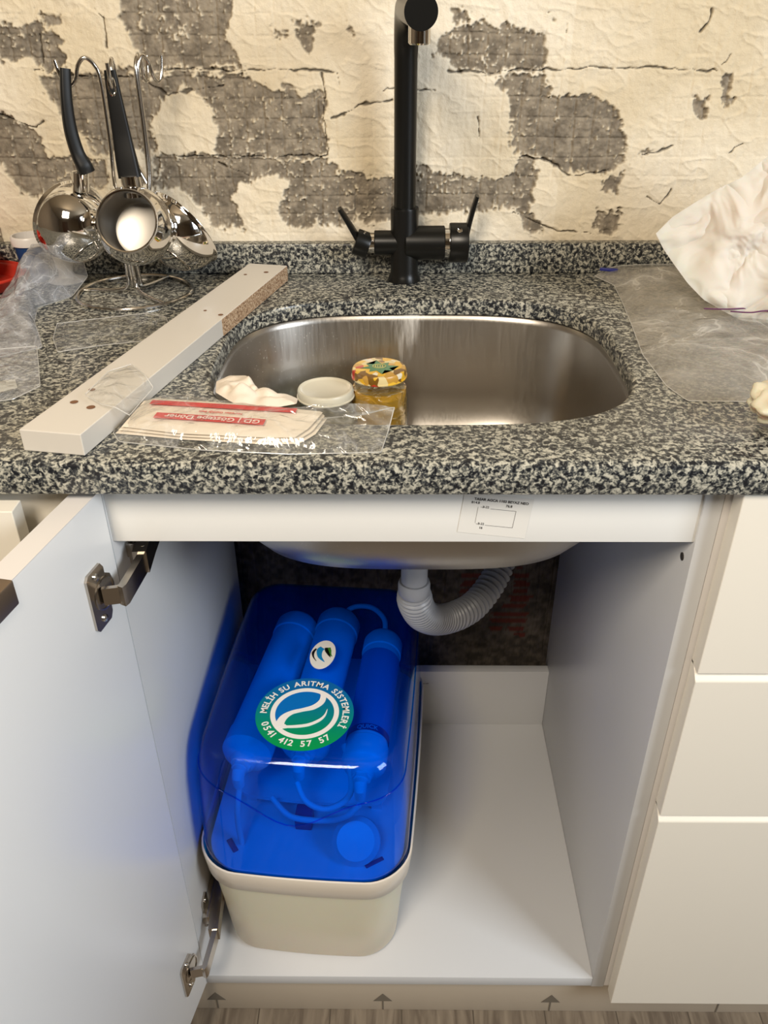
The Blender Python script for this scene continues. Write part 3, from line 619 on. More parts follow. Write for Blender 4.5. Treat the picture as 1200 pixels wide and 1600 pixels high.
lp = [rr_loop(0.1400, 0.0008, PL-0.001, 0.2015, 0.055), rr_loop(0.1395, 0.001, PL-0.001, 0.215, 0.055), rr_loop(0.1370, 0.006, PL-0.004, 0.29, 0.053), rr_loop(0.1345, 0.012, PL-0.009, 0.34, 0.050),
      rr_loop(0.1325, 0.017, PL-0.013, 0.362, 0.048), rr_loop(0.1300, 0.023, PL-0.018, 0.379, 0.046), rr_loop(0.1260, 0.030, PL-0.025, 0.391, 0.043), rr_loop(0.1205, 0.038, PL-0.033, 0.3975, 0.040), rr_loop(0.1130, 0.047, PL-0.042, TOP, 0.036)]
mb = MB(); mb.loft(lp, False, True)
cov = mb.build('cover', mbl, pu, smooth=60, local=True); cov['label'] = 'see-through blue dome cover'
md = cov.modifiers.new('shell', 'SOLIDIFY'); md.thickness = 0.0022; md.offset = -1
def on_cover(x, y, z):
    # interpolate the loft at height z to find the surface loop
    for a, b_ in zip(lp[:-1], lp[1:]):
        if a[0][2] <= z <= b_[0][2]:
            t = (z-a[0][2])/(b_[0][2]-a[0][2]); return [(p[0]+(q[0]-p[0])*t, p[1]+(q[1]-p[1])*t, z) for p, q in zip(a, b_)]
pts = []
base = on_cover(0, 0, 0.345)
for i, p in enumerate(base):
    z = ridge_z(p[0])
    q = on_cover(0, 0, z)[i]; d = Vector((q[0], q[1]-PL/2, 0)).normalized()*0.0006; pts.append((q[0]+d.x, q[1]+d.y, z))
MB().tube(pts, 0.0009, 8, closed=True).build('moulded_seam', mbl, cov, local=True, smooth=80)
# white fittings seen through the cover
FW = mat('white_filter_plastic', (0.82, 0.83, 0.85, 1), 0.4)
FD = mat('dark_filter_band', srgb(40, 60, 120), 0.4)
FL = mat('filter_wrap', srgb(120, 150, 190), 0.4)
MB().loft([rr_loop(0.1325, 0.0085, PL-0.009, 0.196, 0.05), rr_loop(0.1325, 0.0085, PL-0.009, 0.201, 0.05)]).build('mounting_tray', FW, pu, local=True)
# frame plate the cartridges lie on, its front edge stops short of the front wall
MB().loft([rr_loop(0.105, 0.10, PL-0.03, 0.235, 0.02), rr_loop(0.105, 0.10, PL-0.03, 0.241, 0.02)]).build('cartridge_bracket', FW, pu, local=True)
MB().box(-0.10, -0.085, 0.12, PL-0.05, 0.201, 0.236).build('bracket_foot', FW, pu, local=True); MB().box(0.085, 0.10, 0.12, PL-0.05, 0.201, 0.236).build('bracket_foot', FW, pu, local=True)
def cart(x0, y0, x1, y1, r, z, kind):
    d = Vector((x1-x0, y1-y0, 0)); Ln = d.length
    M = Matrix.Translation((x0, y0, z)) @ d.to_track_quat('Z', 'Y').to_matrix().to_4x4()
    e = Ln
    pr = [(0, 0), (r*0.45, 0.0), (r*0.5, 0.003), (r*0.55, 0.010), (r*0.92, 0.016), (r*1.05, 0.022), (r*1.05, 0.050), (r, 0.052), (r, e-0.050), (r*1.05, e-0.048), (r*1.05, e-0.022), (r*0.92, e-0.014), (r*0.6, e-0.006), (r*0.3, e), (0, e)]
    c = MB().lathe(pr, 40, M).build('filter_cartridge', FW, pu, local=True)
    if kind == 'wrap':
        MB().lathe([(r*1.012, 0.060), (r*1.012, e-0.062)], 40, M).build('wrap_label', FL, c, local=True)
        MB().lathe([(r*1.03, 0.056), (r*1.03, 0.068)], 40, M).build('band', FD, c, local=True)
    el = MB(); el.tube([M @ Vector((0, 0, 0.002)), M @ Vector((0, 0, -0.012)), M @ Vector((0, 0, -0.016))+Vector((0.0, 0, -0.004)), M @ Vector((0, 0, -0.016))+Vector((0.0, 0, -0.020))], [0.009, 0.009, 0.0085, 0.0075], 16)
    el.lathe([(0.0, -0.004), (0.0125, -0.004), (0.0125, 0.004), (0, 0.004)], 6, M @ Matrix.Translation((0, 0, -0.002)))
    el.build('elbow_fitting', FW, c, local=True)
    return c
cart(-0.083, 0.068, -0.055, 0.375, 0.033, 0.338, '')
cart(-0.005, 0.085, 0.010, 0.385, 0.033, 0.342, '')
cart(0.080, 0.060, 0.085, 0.345, 0.029, 0.340, 'wrap')
mb = MB(); v, f = text_bm('QUICK', 0.0095, 1.0, 0.0002)
rc = 0.0304; mb.add([(0.0815+rc*math.sin(p[0]/rc), 0.1215+p[1], 0.340+rc*math.cos(p[0]/rc)+p[2]) for p in v], f)
mb.build('lettering', mat('filter_lettering', srgb(190, 200, 220), 0.4), pu, local=True, smooth=0)
tubes = [[(-0.085, 0.058, 0.315), (-0.088, 0.045, 0.285), (-0.090, 0.042, 0.25), (-0.09, 0.045, 0.205)],
         [(-0.01, 0.070, 0.310), (0.004, 0.052, 0.296), (0.03, 0.045, 0.290), (0.055, 0.050, 0.300), (0.066, 0.058, 0.318), (0.062, 0.075, 0.345), (0.052, 0.10, 0.355)],
         [(0.010, 0.385, 0.342), (0.03, 0.398, 0.352), (0.06, 0.396, 0.354), (0.082, 0.375, 0.348), (0.085, 0.345, 0.34)],
         [(0.078, 0.044, 0.305), (0.06, 0.040, 0.285), (0.03, 0.05, 0.26), (-0.02, 0.06, 0.25), (-0.05, 0.08, 0.262)]]
for t in tubes: MB().tube(smoothpath(t, 8), 0.0042, 12).build('water_tube', FW, pu, local=True, smooth=80)
MB().lathe([(0, 0.0), (0.030, 0.0), (0.033, 0.005), (0.033, 0.030), (0.026, 0.038), (0, 0.040)], 32, Matrix.Translation((0.072, 0.062, 0.206)) @ Matrix.Rotation(math.radians(38), 4, 'X')).build('pump_head', FW, pu, local=True)
MB().box(-0.020, 0.004, 0.075, 0.10, 0.2015, 0.228, 0.002).build('switch_block', FD, pu, local=True)
MB().box(-0.012, 0.012, -0.004, 0.004, 0, 0.002, 0.001, Matrix.Translation((-0.103, 0.042, 0.2012)) @ Matrix.Rotation(-0.9, 4, 'Z')).build('locking_clip', FD, pu, local=True)
MB().box(-0.014, 0.014, -0.003, 0.003, 0, 0.002, 0.001, Matrix.Translation((0.098, 0.032, 0.2012)) @ Matrix.Rotation(0.6, 4, 'Z')).build('locking_clip', FD, pu, local=True)

# round advertising sticker and oval badge on the cover
SR = 0.0655
mst = mat('sticker_print', rough=0.35); nt = mst.node_tree; b = nt.nodes['Principled BSDF']
tc = N(nt, 'TexCoord'); sx = N(nt, 'SeparateXYZ'); nt.links.new(tc.outputs['Object'], sx.inputs[0])
mr = N(nt, 'MapRange', i_1=0.110-SR, i_2=0.110+SR, i_3=0.0, i_4=1.0); nt.links.new(sx.outputs['Y'], mr.inputs[0])
cst = ramp(nt, mr.outputs[0], [(0.10, srgb(8, 150, 82)), (0.30, srgb(6, 140, 105)), (0.55, srgb(8, 125, 140)), (0.80, srgb(10, 105, 165)), (1.0, srgb(16, 98, 170))])
nt.links.new(cst, b.inputs['Base Color'])
STW = mat('sticker_white', srgb(244, 238, 232), 0.35); STB = mat('sticker_blue', srgb(10, 110, 190), 0.35)
SC = (-0.0010, 0.110)
Ms = Matrix.Translation((SC[0], SC[1], TOP+0.0001)) @ Matrix.Rotation(math.radians(-3), 4, 'Z')
n = 96
circ = lambda r: [(r*math.cos(2*math.pi*k/n), r*math.sin(2*math.pi*k/n)) for k in range(n)]
stk = MB().prism(circ(SR), 0.0, 0.0004, Ms).build('round_sticker', mst, pu, local=True, smooth=0); stk['label'] = 'round green-blue advertising sticker'
def ribbon(mb, pts, wd, z0, z1, M, sc=1.0):
    P = smoothpath([(x*sc, y*sc, 0) for x, y in pts], 8); L = len(P); l = []; r = []
    for i in range(L):
        t = (P[min(i+1, L-1)]-P[max(i-1, 0)]).normalized(); s_ = Vector((-t.y, t.x, 0)); wv = np.interp(i/(L-1), [k/(len(wd)-1) for k in range(len(wd))], wd)*sc
        l.append(P[i]+s_*wv); r.append(P[i]-s_*wv)
    mb.loft([[(a_.x, a_.y, z0), (b_.x, b_.y, z0), (b_.x, b_.y, z1), (a_.x, a_.y, z1)] for a_, b_ in zip(l, r)], True, True, M)
Scurve = [(0.20, 0.63), (0.285, 0.50), (0.27, 0.33), (0.14, 0.17), (-0.06, 0.07), (-0.26, -0.03), (-0.39, -0.18), (-0.43, -0.36), (-0.40, -0.44)]
mb = MB()
arcp = [(0.60*math.cos(math.radians(a)), 0.60*math.sin(math.radians(a))) for a in range(66, 226, 8)]
poly = [(x*SR, y*SR) for x, y in arcp+[(-0.40, -0.30), (-0.34, -0.12), (-0.2, 0.0), (0.05, 0.12), (0.2, 0.25), (0.25, 0.40), (0.24, 0.52)]]
bm = bmesh.new(); vs = [bm.verts.new((x, y, 0.0005)) for x, y in poly]; f = bm.faces.new(vs); bmesh.ops.triangulate(bm, faces=[f]); mb.bm(bm, Ms)
mb.build('blue_lobe', STB, stk, local=True, smooth=0)
mb = MB()
o_, i_ = circ(SR*0.70), circ(SR*0.60)
mb.loft([[(x, y, 0.0004) for x, y in o_], [(x, y, 0.0007) for x, y in o_], [(x, y, 0.0007) for x, y in i_], [(x, y, 0.0004) for x, y in i_]], False, False, Ms)
ribbon(mb, Scurve, [0.02, 0.06, 0.065, 0.06, 0.045, 0.05, 0.075, 0.09, 0.12], 0.0004, 0.00085, Ms, SR)
ribbon(mb, [(0.44, 0.16), (0.42, -0.02), (0.33, -0.17), (0.15, -0.31), (-0.05, -0.38), (-0.25, -0.42), (-0.40, -0.44)], [0.003, 0.02, 0.032, 0.035, 0.035, 0.03, 0.06], 0.0004, 0.0010, Ms, SR)
mb.build('emblem', STW, stk, local=True, smooth=0)
def arc_text(mb, txt, size, R, a_mid, M, inward=False, gap=0.0012, bold=0.0001, spw=0.0032, zoff=0.00065, sy=1.0):
    gl = []
    for ch in txt:
        if ch == ' ': gl.append((None, None, spw)); continue
        v, f = text_bm(ch, size, 1.0, bold); xs_ = [p[0] for p in v]; w_ = max(xs_)-min(xs_); cx_ = (max(xs_)+min(xs_))/2
        gl.append(([(p[0]-cx_, p[1]*sy, p[2]) for p in v], f, w_))
    tot = sum(g_[2] for g_ in gl)+gap*(len(gl)-1); s_ = -tot/2
    for v, f, w_ in gl:
        c = s_+w_/2; s_ += w_+gap
        if v is None: continue
        a = a_mid+(c/R if inward else -c/R)
        mb.add(v, f, M @ Matrix.Translation((R*math.cos(a), R*math.sin(a), zoff)) @ Matrix.Rotation(a+(math.pi/2 if inward else -math.pi/2), 4, 'Z'))
mb = MB()
arc_text(mb, 'MELİH SU ARITMA SİSTEMLERİ', 0.0128, SR*0.835, math.radians(84), Ms, gap=0.0013, bold=0.0003, spw=0.0040)
arc_text(mb, '0541 412 57 57', 0.0135, SR*0.835, math.radians(262), Ms, inward=True, gap=0.0024, bold=0.0003, spw=0.0050)
for a in (172, -3): mb.lathe([(0, 0.0004), (0.0013, 0.0004), (0.0013, 0.0007), (0, 0.0007)], 12, Ms @ Matrix.Translation((SR*0.84*math.cos(math.radians(a)), SR*0.84*math.sin(math.radians(a)), 0)))
mb.build('lettering', STW, stk, local=True, smooth=0)
Mo = Matrix.Translation((0.0060, 0.2255, TOP+0.0001)) @ Matrix.Rotation(math.radians(-4), 4, 'Z')
bd = MB().loft([[(x*0.0180, y*0.0300, z) for x, y in circ(1)] for z in (0, 0.0012)], True, True, Mo).build('oval_badge', mat('badge_white', srgb(232, 228, 220), 0.3), pu, local=True, smooth=0)
bd['label'] = 'small oval white badge with curved coloured strokes'
def swoosh(col, pts, wd, nm):
    m = MB(); ribbon(m, pts, wd, 0.0012, 0.0016, Mo); m.build('badge_stroke', mat(nm, col, 0.3), bd, local=True, smooth=0)
swoosh(srgb(22, 20, 24), [(-0.012, 0.010), (-0.0145, 0.001), (-0.012, -0.008), (-0.006, -0.016)], [0.0012, 0.0020, 0.0010, 0.0002], 'badge_black')
swoosh(srgb(20, 130, 190), [(-0.003, 0.013), (-0.006, 0.007), (-0.003, -0.006), (0.006, -0.016)], [0.0042, 0.0046, 0.0030, 0.0002], 'badge_blue')
swoosh(srgb(18, 22, 20), [(0.002, 0.014), (0.004, 0.008), (0.009, 0.000), (0.0125, -0.005)], [0.0020, 0.0026, 0.0016, 0.0002], 'badge_black')
swoosh(srgb(60, 120, 40), [(0.006, 0.015), (0.008, 0.008), (0.011, 0.001), (0.0145, -0.003)], [0.0022, 0.0030, 0.0014, 0.0002], 'badge_green')
# ------------------------------------------------------------ utensil rack with three ladles
RX, RY = -0.077, 0.444
rk = thing('utensil_rack', 'chrome wire ladle stand with curled hooks and a ring foot', 'utensil rack', (RX, RY, CT))
rw = 0.0024
ringp = [(RX+0.075*math.cos(a)*(1+0.03*math.cos(3*a)), RY+0.075*math.sin(a), CT+rw+0.0004) for a in [2*math.pi*k/64 for k in range(64)]]
MB().tube(ringp, rw*1.15, 10, closed=True).build('foot_ring', WIRE, rk)
hookdef = [((-0.060, 0.440), (-1, -0.18), 1.0), ((-0.053, 0.440), (0.10, -1), 0.8), ((-0.043, 0.447), (0.62, 0.78), 0.8), ((-0.038, 0.443), (0.15, 1), 0.8)]
for (bx, by), (hx, hy), hs in hookdef:
    d = Vector((hx, hy, 0)).normalized(); zt = 1.126
    a = Vector((bx+d.x*0.014, by+d.y*0.014, 0)); low = Vector((RX*0.8+bx*0.2+(bx+0.048)*0.3, by*0.5+RY*0.5, 0))
    pts = [low+Vector((0, 0, CT+0.012)), low+Vector((0, 0, 0.93)), low*0.45+a*0.55+Vector((0, 0, 0.975)), a+Vector((-0.004, 0, 1.01)), a+Vector((-0.001, 0, 1.06)), a+Vector((0, 0, zt))]
    pts += [a+d*(f_*hs)+Vector((0, 0, zt+g_)) for f_, g_ in ((0.004, 0.018), (0.014, 0.026), (0.023, 0.018), (0.028, 0.004), (0.036, -0.003), (0.044, 0.006), (0.048, 0.024))]
    MB().tube(smoothpath(pts, 7), rw, 10).build('hook_rod', WIRE, rk, smooth=80)
for a in (math.radians(-45), math.radians(175), math.radians(65)):
    e = Vector((RX+0.074*math.cos(a), RY+0.074*math.sin(a), CT+rw+0.001))
    o0 = Vector((RX+0.006*math.cos(a), RY+0.006*math.sin(a), CT+0.028))
    MB().tube(smoothpath([o0+Vector((0, 0, 0.02)), o0, o0.lerp(e, 0.12)+Vector((0, 0, -0.019)), e], 7), rw, 10).build('foot_strut', WIRE, rk, smooth=80)
MB().tube([(RX, RY, CT+0.028), (RX, RY, 0.945)], 0.0028, 12).build('stem', WIRE, rk)

def bowl(mb, c, r, depth_deg, ax, wall=0.0011, lip=0.003, flat=0):
    pr = []; n = 22; A = math.radians(depth_deg)
    for k in range(n+1):
        a = A*k/n; x = r*math.sin(a); z = -r*math.cos(a)
        if flat and z < -r*flat: z = -r*flat
        pr.append((max(x, 0.00001), z))
    xo, zo = pr[-1]
    pr += [(xo+lip*0.7, zo+lip*0.5), (xo+lip*0.7, zo+lip*0.5+0.001), (xo-wall, zo+0.0005)]
    for k in range(n, -1, -1):
        a = A*k/n; x = (r-wall)*math.sin(a); z = -(r-wall)*math.cos(a)
        if flat and z < -(r*flat-wall): z = -(r*flat-wall)
        pr.append((max(x, 0.00001), z))
    mb.lathe(pr, 56, axisM(c, ax)); return mb
def ladle_handle(par, pts, wds, ths, upv):
    P = smoothpath(pts, 6); L = len(P); prs = []
    for i in range(L):
        q = i/(L-1); a = float(np.interp(q, np.linspace(0, 1, len(wds)), wds)); t = float(np.interp(q, np.linspace(0, 1, len(ths)), ths))
        prs.append([(a*math.copysign(abs(math.cos(u))**0.6, math.cos(u)), t*math.copysign(abs(math.sin(u))**0.6, math.sin(u))) for u in [2*math.pi*k/20 for k in range(20)]])
    return MB().sweep(P, prs, upv).build('handle', BLACKP, par, smooth=60)
# left ladle: back of the bowl to the viewer
la = thing('soup_ladle', 'shiny ladle with curved black handle hanging leftmost on the wire stand', 'ladle', (-0.137, 0.432, 0.915), group='ladles on the wire stand')
bowl(MB(), (-0.137, 0.432, 0.966), 0.0495, 96, (-0.72, 0.66, 0.22)).build('bowl', CHROME, la, smooth=60)
ladle_handle(la, [(-0.1085, 0.424, 1.142), (-0.1125, 0.420, 1.11), (-0.1135, 0.418, 1.078), (-0.1105, 0.418, 1.052), (-0.1055, 0.418, 1.037), (-0.1040, 0.419, 1.030)], [0.0060, 0.0066, 0.0075, 0.0080, 0.0095, 0.0100], [0.0045, 0.006, 0.007, 0.008, 0.010, 0.010], (0.6, -1, 0))
mb = MB(); mb.lathe([(0, 0), (0.0095, 0), (0.0098, 0.002), (0.0098, 0.022), (0.0, 0.024)], 28, axisM((-0.1150, 0.4185, 1.0075), (0.16, 0, 1))); mb.tube([(-0.1150, 0.4185, 1.010), (-0.1185, 0.421, 0.998), (-0.122, 0.4225, 0.990)], [0.006, 0.005, 0.006], 12); mb.build('ferrule', CHROME, la)
# middle pan: open mouth towards the viewer
lb = thing('coffee_pot_ladle', 'small deep round-bellied ladle with its open mouth towards the viewer', 'ladle', (-0.048, 0.385, 0.930), group='ladles on the wire stand')
ax = Vector((-0.02, -0.93, 0.42)).normalized(); M_ = axisM((-0.045, 0.385, 0.973), ax)
pr = [(0.0001, -0.036), (0.028, -0.036), (0.034, -0.033), (0.0425, -0.021), (0.0465, -0.004), (0.0455, 0.010), (0.0405, 0.021), (0.0365, 0.026), (0.0375, 0.0285), (0.0360, 0.0290), (0.0345, 0.026), (0.0345, 0.020), (0.0350, 0.010), (0.0350, -0.022), (0.0325, -0.0265), (0.028, -0.028), (0.0001, -0.028)]
MB().lathe(pr, 64, M_).build('bowl', [SATIN], lb, smooth=40)
MB().lathe([(0.0002, -0.0365), (0.0282, -0.0365), (0.0345, -0.0333), (0.0430, -0.0212), (0.0470, -0.004), (0.0460, 0.0102), (0.0410, 0.0213), (0.0378, 0.0255), (0.0362, 0.0300), (0.0345, 0.0295)], 64, M_).build('outer_shell', CHROME, lb, smooth=60)
ladle_handle(lb, [(-0.0490, 0.398, 1.142), (-0.0480, 0.397, 1.11), (-0.0465, 0.396, 1.075), (-0.0450, 0.394, 1.048), (-0.0435, 0.393, 1.028)], [0.0066, 0.0088, 0.0108, 0.0128, 0.0138], [0.003, 0.0035, 0.004, 0.0055, 0.007], (0, -1, 0))
MB().tube([(-0.0485+0.0040*math.cos(a), 0.3935, 1.126+0.010*math.sin(a)) for a in [2*math.pi*k/24 for k in range(24)]], 0.0010, 8, closed=True).build('hanging_eye', CHROME, lb)
mb = MB(); mb.lathe([(0, 0), (0.0120, 0), (0.0120, 0.024), (0.0, 0.026)], 28, axisM((-0.0430, 0.3945, 1.006), (-0.02, 0, 1))); mb.build('ferrule', CHROME, lb)
# right ladle: leaning behind the middle one, rim turned right
lr = thing('serving_ladle', 'wide shiny ladle with bowl rim facing right, behind the middle ladle', 'ladle', (-0.004, 0.465, 0.905), group='ladles on the wire stand')
bowl(MB(), (-0.004, 0.462, 0.952), 0.0545, 88, (0.60, 0.62, 0.50)).build('bowl', CHROME, lr, smooth=60)
ladle_handle(lr, [(-0.0720, 0.478, 1.136), (-0.0710, 0.478, 1.10), (-0.0685, 0.478, 1.06), (-0.0650, 0.478, 1.030)], [0.005, 0.006, 0.0065, 0.007], [0.003, 0.003, 0.0035, 0.004], (0, -1, 0))
MB().lathe([(0, 0), (0.007, 0), (0.007, 0.026), (0.0, 0.028)], 20, axisM((-0.050, 0.478, 1.004), (-0.5, 0, 1))).build('ferrule', CHROME, lr)
for o in (rk,): pass

# ------------------------------------------------------------ white board
BD = mat('white_melamine', srgb(212, 206, 196), 0.4)
RAW = mat('raw_chipboard', rough=0.9); nt = RAW.node_tree; b = nt.nodes['Principled BSDF']
tc = N(nt, 'TexCoord'); n1 = N(nt, 'TexNoise', i_Scale=500.0, i_Detail=2.0); nt.links.new(tc.outputs['Object'], n1.inputs['Vector'])
nt.links.new(ramp(nt, n1.outputs['Fac'], [(0.35, srgb(120, 88, 62)), (0.5, srgb(184, 150, 116)), (0.68, srgb(222, 200, 170))]), b.inputs['Base Color'])
A = Vector((-0.0585, -0.007, 0)); B_ = Vector((-0.0005, -0.017, 0)); C_ = Vector((0.1245, 0.500, 0)); D_ = Vector((0.0705, 0.512, 0))
T0, T1 = CT+0.0004, CT+0.0215
bo = thing('offcut_board', 'long white melamine board lying aslant beside the sink', 'board', ((A+C_)/2+Vector((0, 0, CT)))[:])
bod = MB().loft([[(p.x, p.y, T0) for p in (A, B_, C_, D_)], [(p.x, p.y, T1) for p in (A, B_, C_, D_)]]).build('plank', BD, bo, smooth=0)
md = bod.modifiers.new('b', 'BEVEL'); md.width = 0.0008; md.segments = 2
u = (C_-B_).normalized(); nrm = Vector((u.y, -u.x, 0)); s0 = B_.lerp(C_, 0.575); s1 = B_.lerp(C_, 0.998)
MB().loft([[(s0+nrm*0.0001+Vector((0, 0, T0+0.0006)))[:], (s1+nrm*0.0001+Vector((0, 0, T0+0.0006)))[:], (s1+nrm*0.0001+Vector((0, 0, T1-0.0006)))[:], (s0+nrm*0.0001+Vector((0, 0, T1-0.0006)))[:]],
           [(s0+nrm*0.0006+Vector((0, 0, T0+0.0006)))[:], (s1+nrm*0.0006+Vector((0, 0, T0+0.0006)))[:], (s1+nrm*0.0006+Vector((0, 0, T1-0.0006)))[:], (s0+nrm*0.0006+Vector((0, 0, T1-0.0006)))[:]]]).build('raw_edge', RAW, bo, smooth=0)['label'] = 'bare brown chipboard edge'
v_ = (D_-C_)
for q, s_, r in ((0.10, 0.35, 0.0034), (0.17, 0.70, 0.0028), (0.115, 0.72, 0.0032), (0.60, 0.12, 0.0026), (0.62, 0.55, 0.0018), (0.93, 0.30, 0.0028), (0.90, 0.72, 0.002)):
    p = B_.lerp(C_, q)+(A-B_).lerp(D_-C_, q)*s_
    MB().lathe([(0, T1+0.0001), (r, T1+0.0001), (r*1.2, T1+0.0004), (r*0.7, T1+0.0005), (0, T1+0.00015)], 14, Matrix.Translation((p.x, p.y, 0))).build('screw_hole', mat('drilled_hole', srgb(120, 84, 58), 0.9), bo)

# ------------------------------------------------------------ jars in the sink
def clear(name, tint, gloss=0.08, diff=0.0, dcol=(0.8, 0.8, 0.8, 1), rough=0.08, bump=0.0, bscale=60, ior=1.45, dist=0.004, stretch=None, folds=0.0, fscale=16):
    m = bpy.data.materials.new(name); m.use_nodes = True; nt = m.node_tree; nt.nodes.clear()
    out = N(nt, 'OutputMaterial'); tr = N(nt, 'BsdfTransparent'); tr.inputs[0].default_value = tint
    gs = N(nt, 'BsdfGlossy', i_Roughness=rough); df = N(nt, 'BsdfDiffuse'); df.inputs[0].default_value = dcol
    m0 = N(nt, 'MixShader', i_0=diff); m1 = N(nt, 'MixShader')
    nt.links.new(tr.outputs[0], m0.inputs[1]); nt.links.new(df.outputs[0], m0.inputs[2]); pass
    nt.links.new(m0.outputs[0], m1.inputs[1]); nt.links.new(gs.outputs[0], m1.inputs[2]); nt.links.new(m1.outputs[0], out.inputs[0])
    if folds:
        tc2 = N(nt, 'TexCoord'); nf = N(nt, 'TexNoise', i_Scale=fscale, i_Detail=3.0, i_Roughness=0.5, i_Distortion=0.9); nt.links.new(tc2.outputs['Object'], nf.inputs['Vector'])
        fr_ = ramp(nt, nf.outputs['Fac'], [(0.40, (0, 0, 0, 1)), (0.485, (0.35, 0.35, 0.35, 1)), (0.50, (1, 1, 1, 1)), (0.515, (0.35, 0.35, 0.35, 1)), (0.62, (0, 0, 0, 1))])
        fm = N(nt, 'Math', operation='MULTIPLY_ADD', i_1=folds, i_2=diff, use_clamp=True); nt.links.new(fr_, fm.inputs[0]); nt.links.new(fm.outputs[0], m0.inputs[0])
    nrm_ = None
    if bump:
        tc = N(nt, 'TexCoord'); n = N(nt, 'TexNoise', i_Scale=bscale, i_Detail=3.0, i_Distortion=1.5)
        mp = N(nt, 'Mapping'); nt.links.new(tc.outputs['Object'], mp.inputs['Vector']); nt.links.new(mp.outputs[0], n.inputs['Vector'])
        if stretch: mp.inputs['Scale'].default_value = stretch
        bp = N(nt, 'Bump', i_Strength=bump, i_Distance=dist); nt.links.new(n.outputs['Fac'], bp.inputs['Height'])
        for q in (gs, df): nt.links.new(bp.outputs[0], q.inputs['Normal'])
        nrm_ = bp.outputs[0]
    nt.links.new(schlick(nt, nrm_, 0.03+gloss, 0.8), m1.inputs[0])
    return m
GLASS = mat('jar_glass', (1, 1, 1, 1), 0.02, Transmission_Weight=1.0, IOR=1.45)
JG = clear('thin_glass', (0.93, 0.95, 0.92, 1), 0.06, 0.0, rough=0.03)
JZ = 0.6625
def jar(name, label, x, y, h, r, rl, content, clevel, lidmat, patterned):
    t = thing(name, label, 'jar', (x, y, JZ)); T = Matrix.Translation((x, y, JZ))
    g = [(0.0001, 0.0), (r*0.86, 0.0), (r*0.97, 0.006), (r, 0.016), (r, h*0.62), (r*0.97, h*0.72), (r*0.86, h*0.80), (rl*0.90, h*0.86), (rl*0.90, h-0.002),
         (rl*0.86, h-0.002), (rl*0.86, h*0.86), (r*0.82, h*0.79), (r*0.92, h*0.71), (r*0.95, h*0.62), (r*0.95, 0.018), (r*0.90, 0.010), (0.0001, 0.006)]
    MB().lathe(g, 48, T).build('glass', JG, t, smooth=60)
    if content: MB().lathe([(0.0001, 0.0065), (r*0.89, 0.0105), (r*0.94, 0.019), (r*0.94, min(clevel, h*0.62)), (r*0.91, clevel), (0.0001, clevel)], 40, T).build('contents', content, t, smooth=50)
    l = [(rl*0.99, h-0.011), (rl*1.03, h-0.0107), (rl*1.03, h-0.0093), (rl, h-0.009), (rl, h-0.002), (rl*0.965, h+0.0005), (rl*0.90, h+0.0008), (rl*0.84, h-0.0006), (rl*0.80, h-0.0014), (0.0001, h-0.0014)]
    if patterned: l = l[:-3]+[(0.0001, h+0.0010)]
    ld = MB().lathe(l, 56, T).build('lid', lidmat, t, smooth=30)
    return t, ld
WL = mat('white_lid_enamel', srgb(214, 208, 188), 0.35)
OIL = clear('leftover_film', (0.92, 0.80, 0.52, 1), 0.22, 0.22, (0.72, 0.60, 0.36, 1), 0.12, 0.9, 45)
AMB = clear('amber_oil', (0.95, 0.62, 0.12, 1), 0.16, 0.55, (0.78, 0.44, 0.03, 1), 0.10, 1.0, 60)
jar('glass_jar', 'short clear glass jar with plain white lid in the sink', 0.185, 0.333, 0.118, 0.041, 0.0365, OIL, 0.075, WL, False)[0]
mlid = mat('printed_lid', rough=0.3); nt = mlid.node_tree; b = nt.nodes['Principled BSDF']
tc = N(nt, 'TexCoord'); vo = N(nt, 'TexVoronoi', i_Scale=95.0, i_Randomness=1.0); nt.links.new(tc.outputs['Object'], vo.inputs['Vector'])
sp_ = N(nt, 'SeparateColor'); nt.links.new(vo.outputs['Color'], sp_.inputs[0])
nt.links.new(ramp(nt, sp_.outputs[0], [(0.0, srgb(120, 84, 24)), (0.18, srgb(224, 176, 40)), (0.45, srgb(196, 150, 62)), (0.62, srgb(222, 204, 150)), (0.78, srgb(226, 186, 66)), (0.90, srgb(190, 50, 34)), (0.96, srgb(228, 220, 200))], 'CONSTANT'), b.inputs['Base Color'])
j2, ld2 = jar('glass_jar', 'taller glass jar with amber contents and a colourful printed lid in the sink', 0.2545, 0.352, 0.138, 0.039, 0.0355, AMB, 0.112, mlid, True)
hz = JZ+0.138+0.0012
star = []
for k in range(16):
    a = 2*math.pi*k/16+0.15; r = (0.026 if k % 4 == 0 else 0.0215) if k % 2 == 0 else 0.0135
    star.append((r*math.cos(a), r*math.sin(a)*0.9))
m = MB(); bm = bmesh.new(); f = bm.faces.new([bm.verts.new((x, y, 0)) for x, y in star]); bmesh.ops.triangulate(bm, faces=[f]); m.bm(bm, Matrix.Translation((0.2545, 0.352, hz)))
m.build('printed_star', mat('green_print', srgb(12, 110, 62), 0.3), ld2, smooth=0)['label'] = 'green splash shape'
m = MB().tube([(0.2545+0.0085*math.cos(a), 0.355+0.0060*math.sin(a), hz+0.0002) for a in [2*math.pi*k/32 for k in range(32)]], 0.0004, 6, closed=True)
for k in range(4): m.box(0.2492+0.003*k, 0.2502+0.003*k, 0.3525, 0.3575, hz, hz+0.0004)
m.build('oval_emblem', mat('yellow_print', srgb(214, 190, 110), 0.3), ld2, smooth=0)

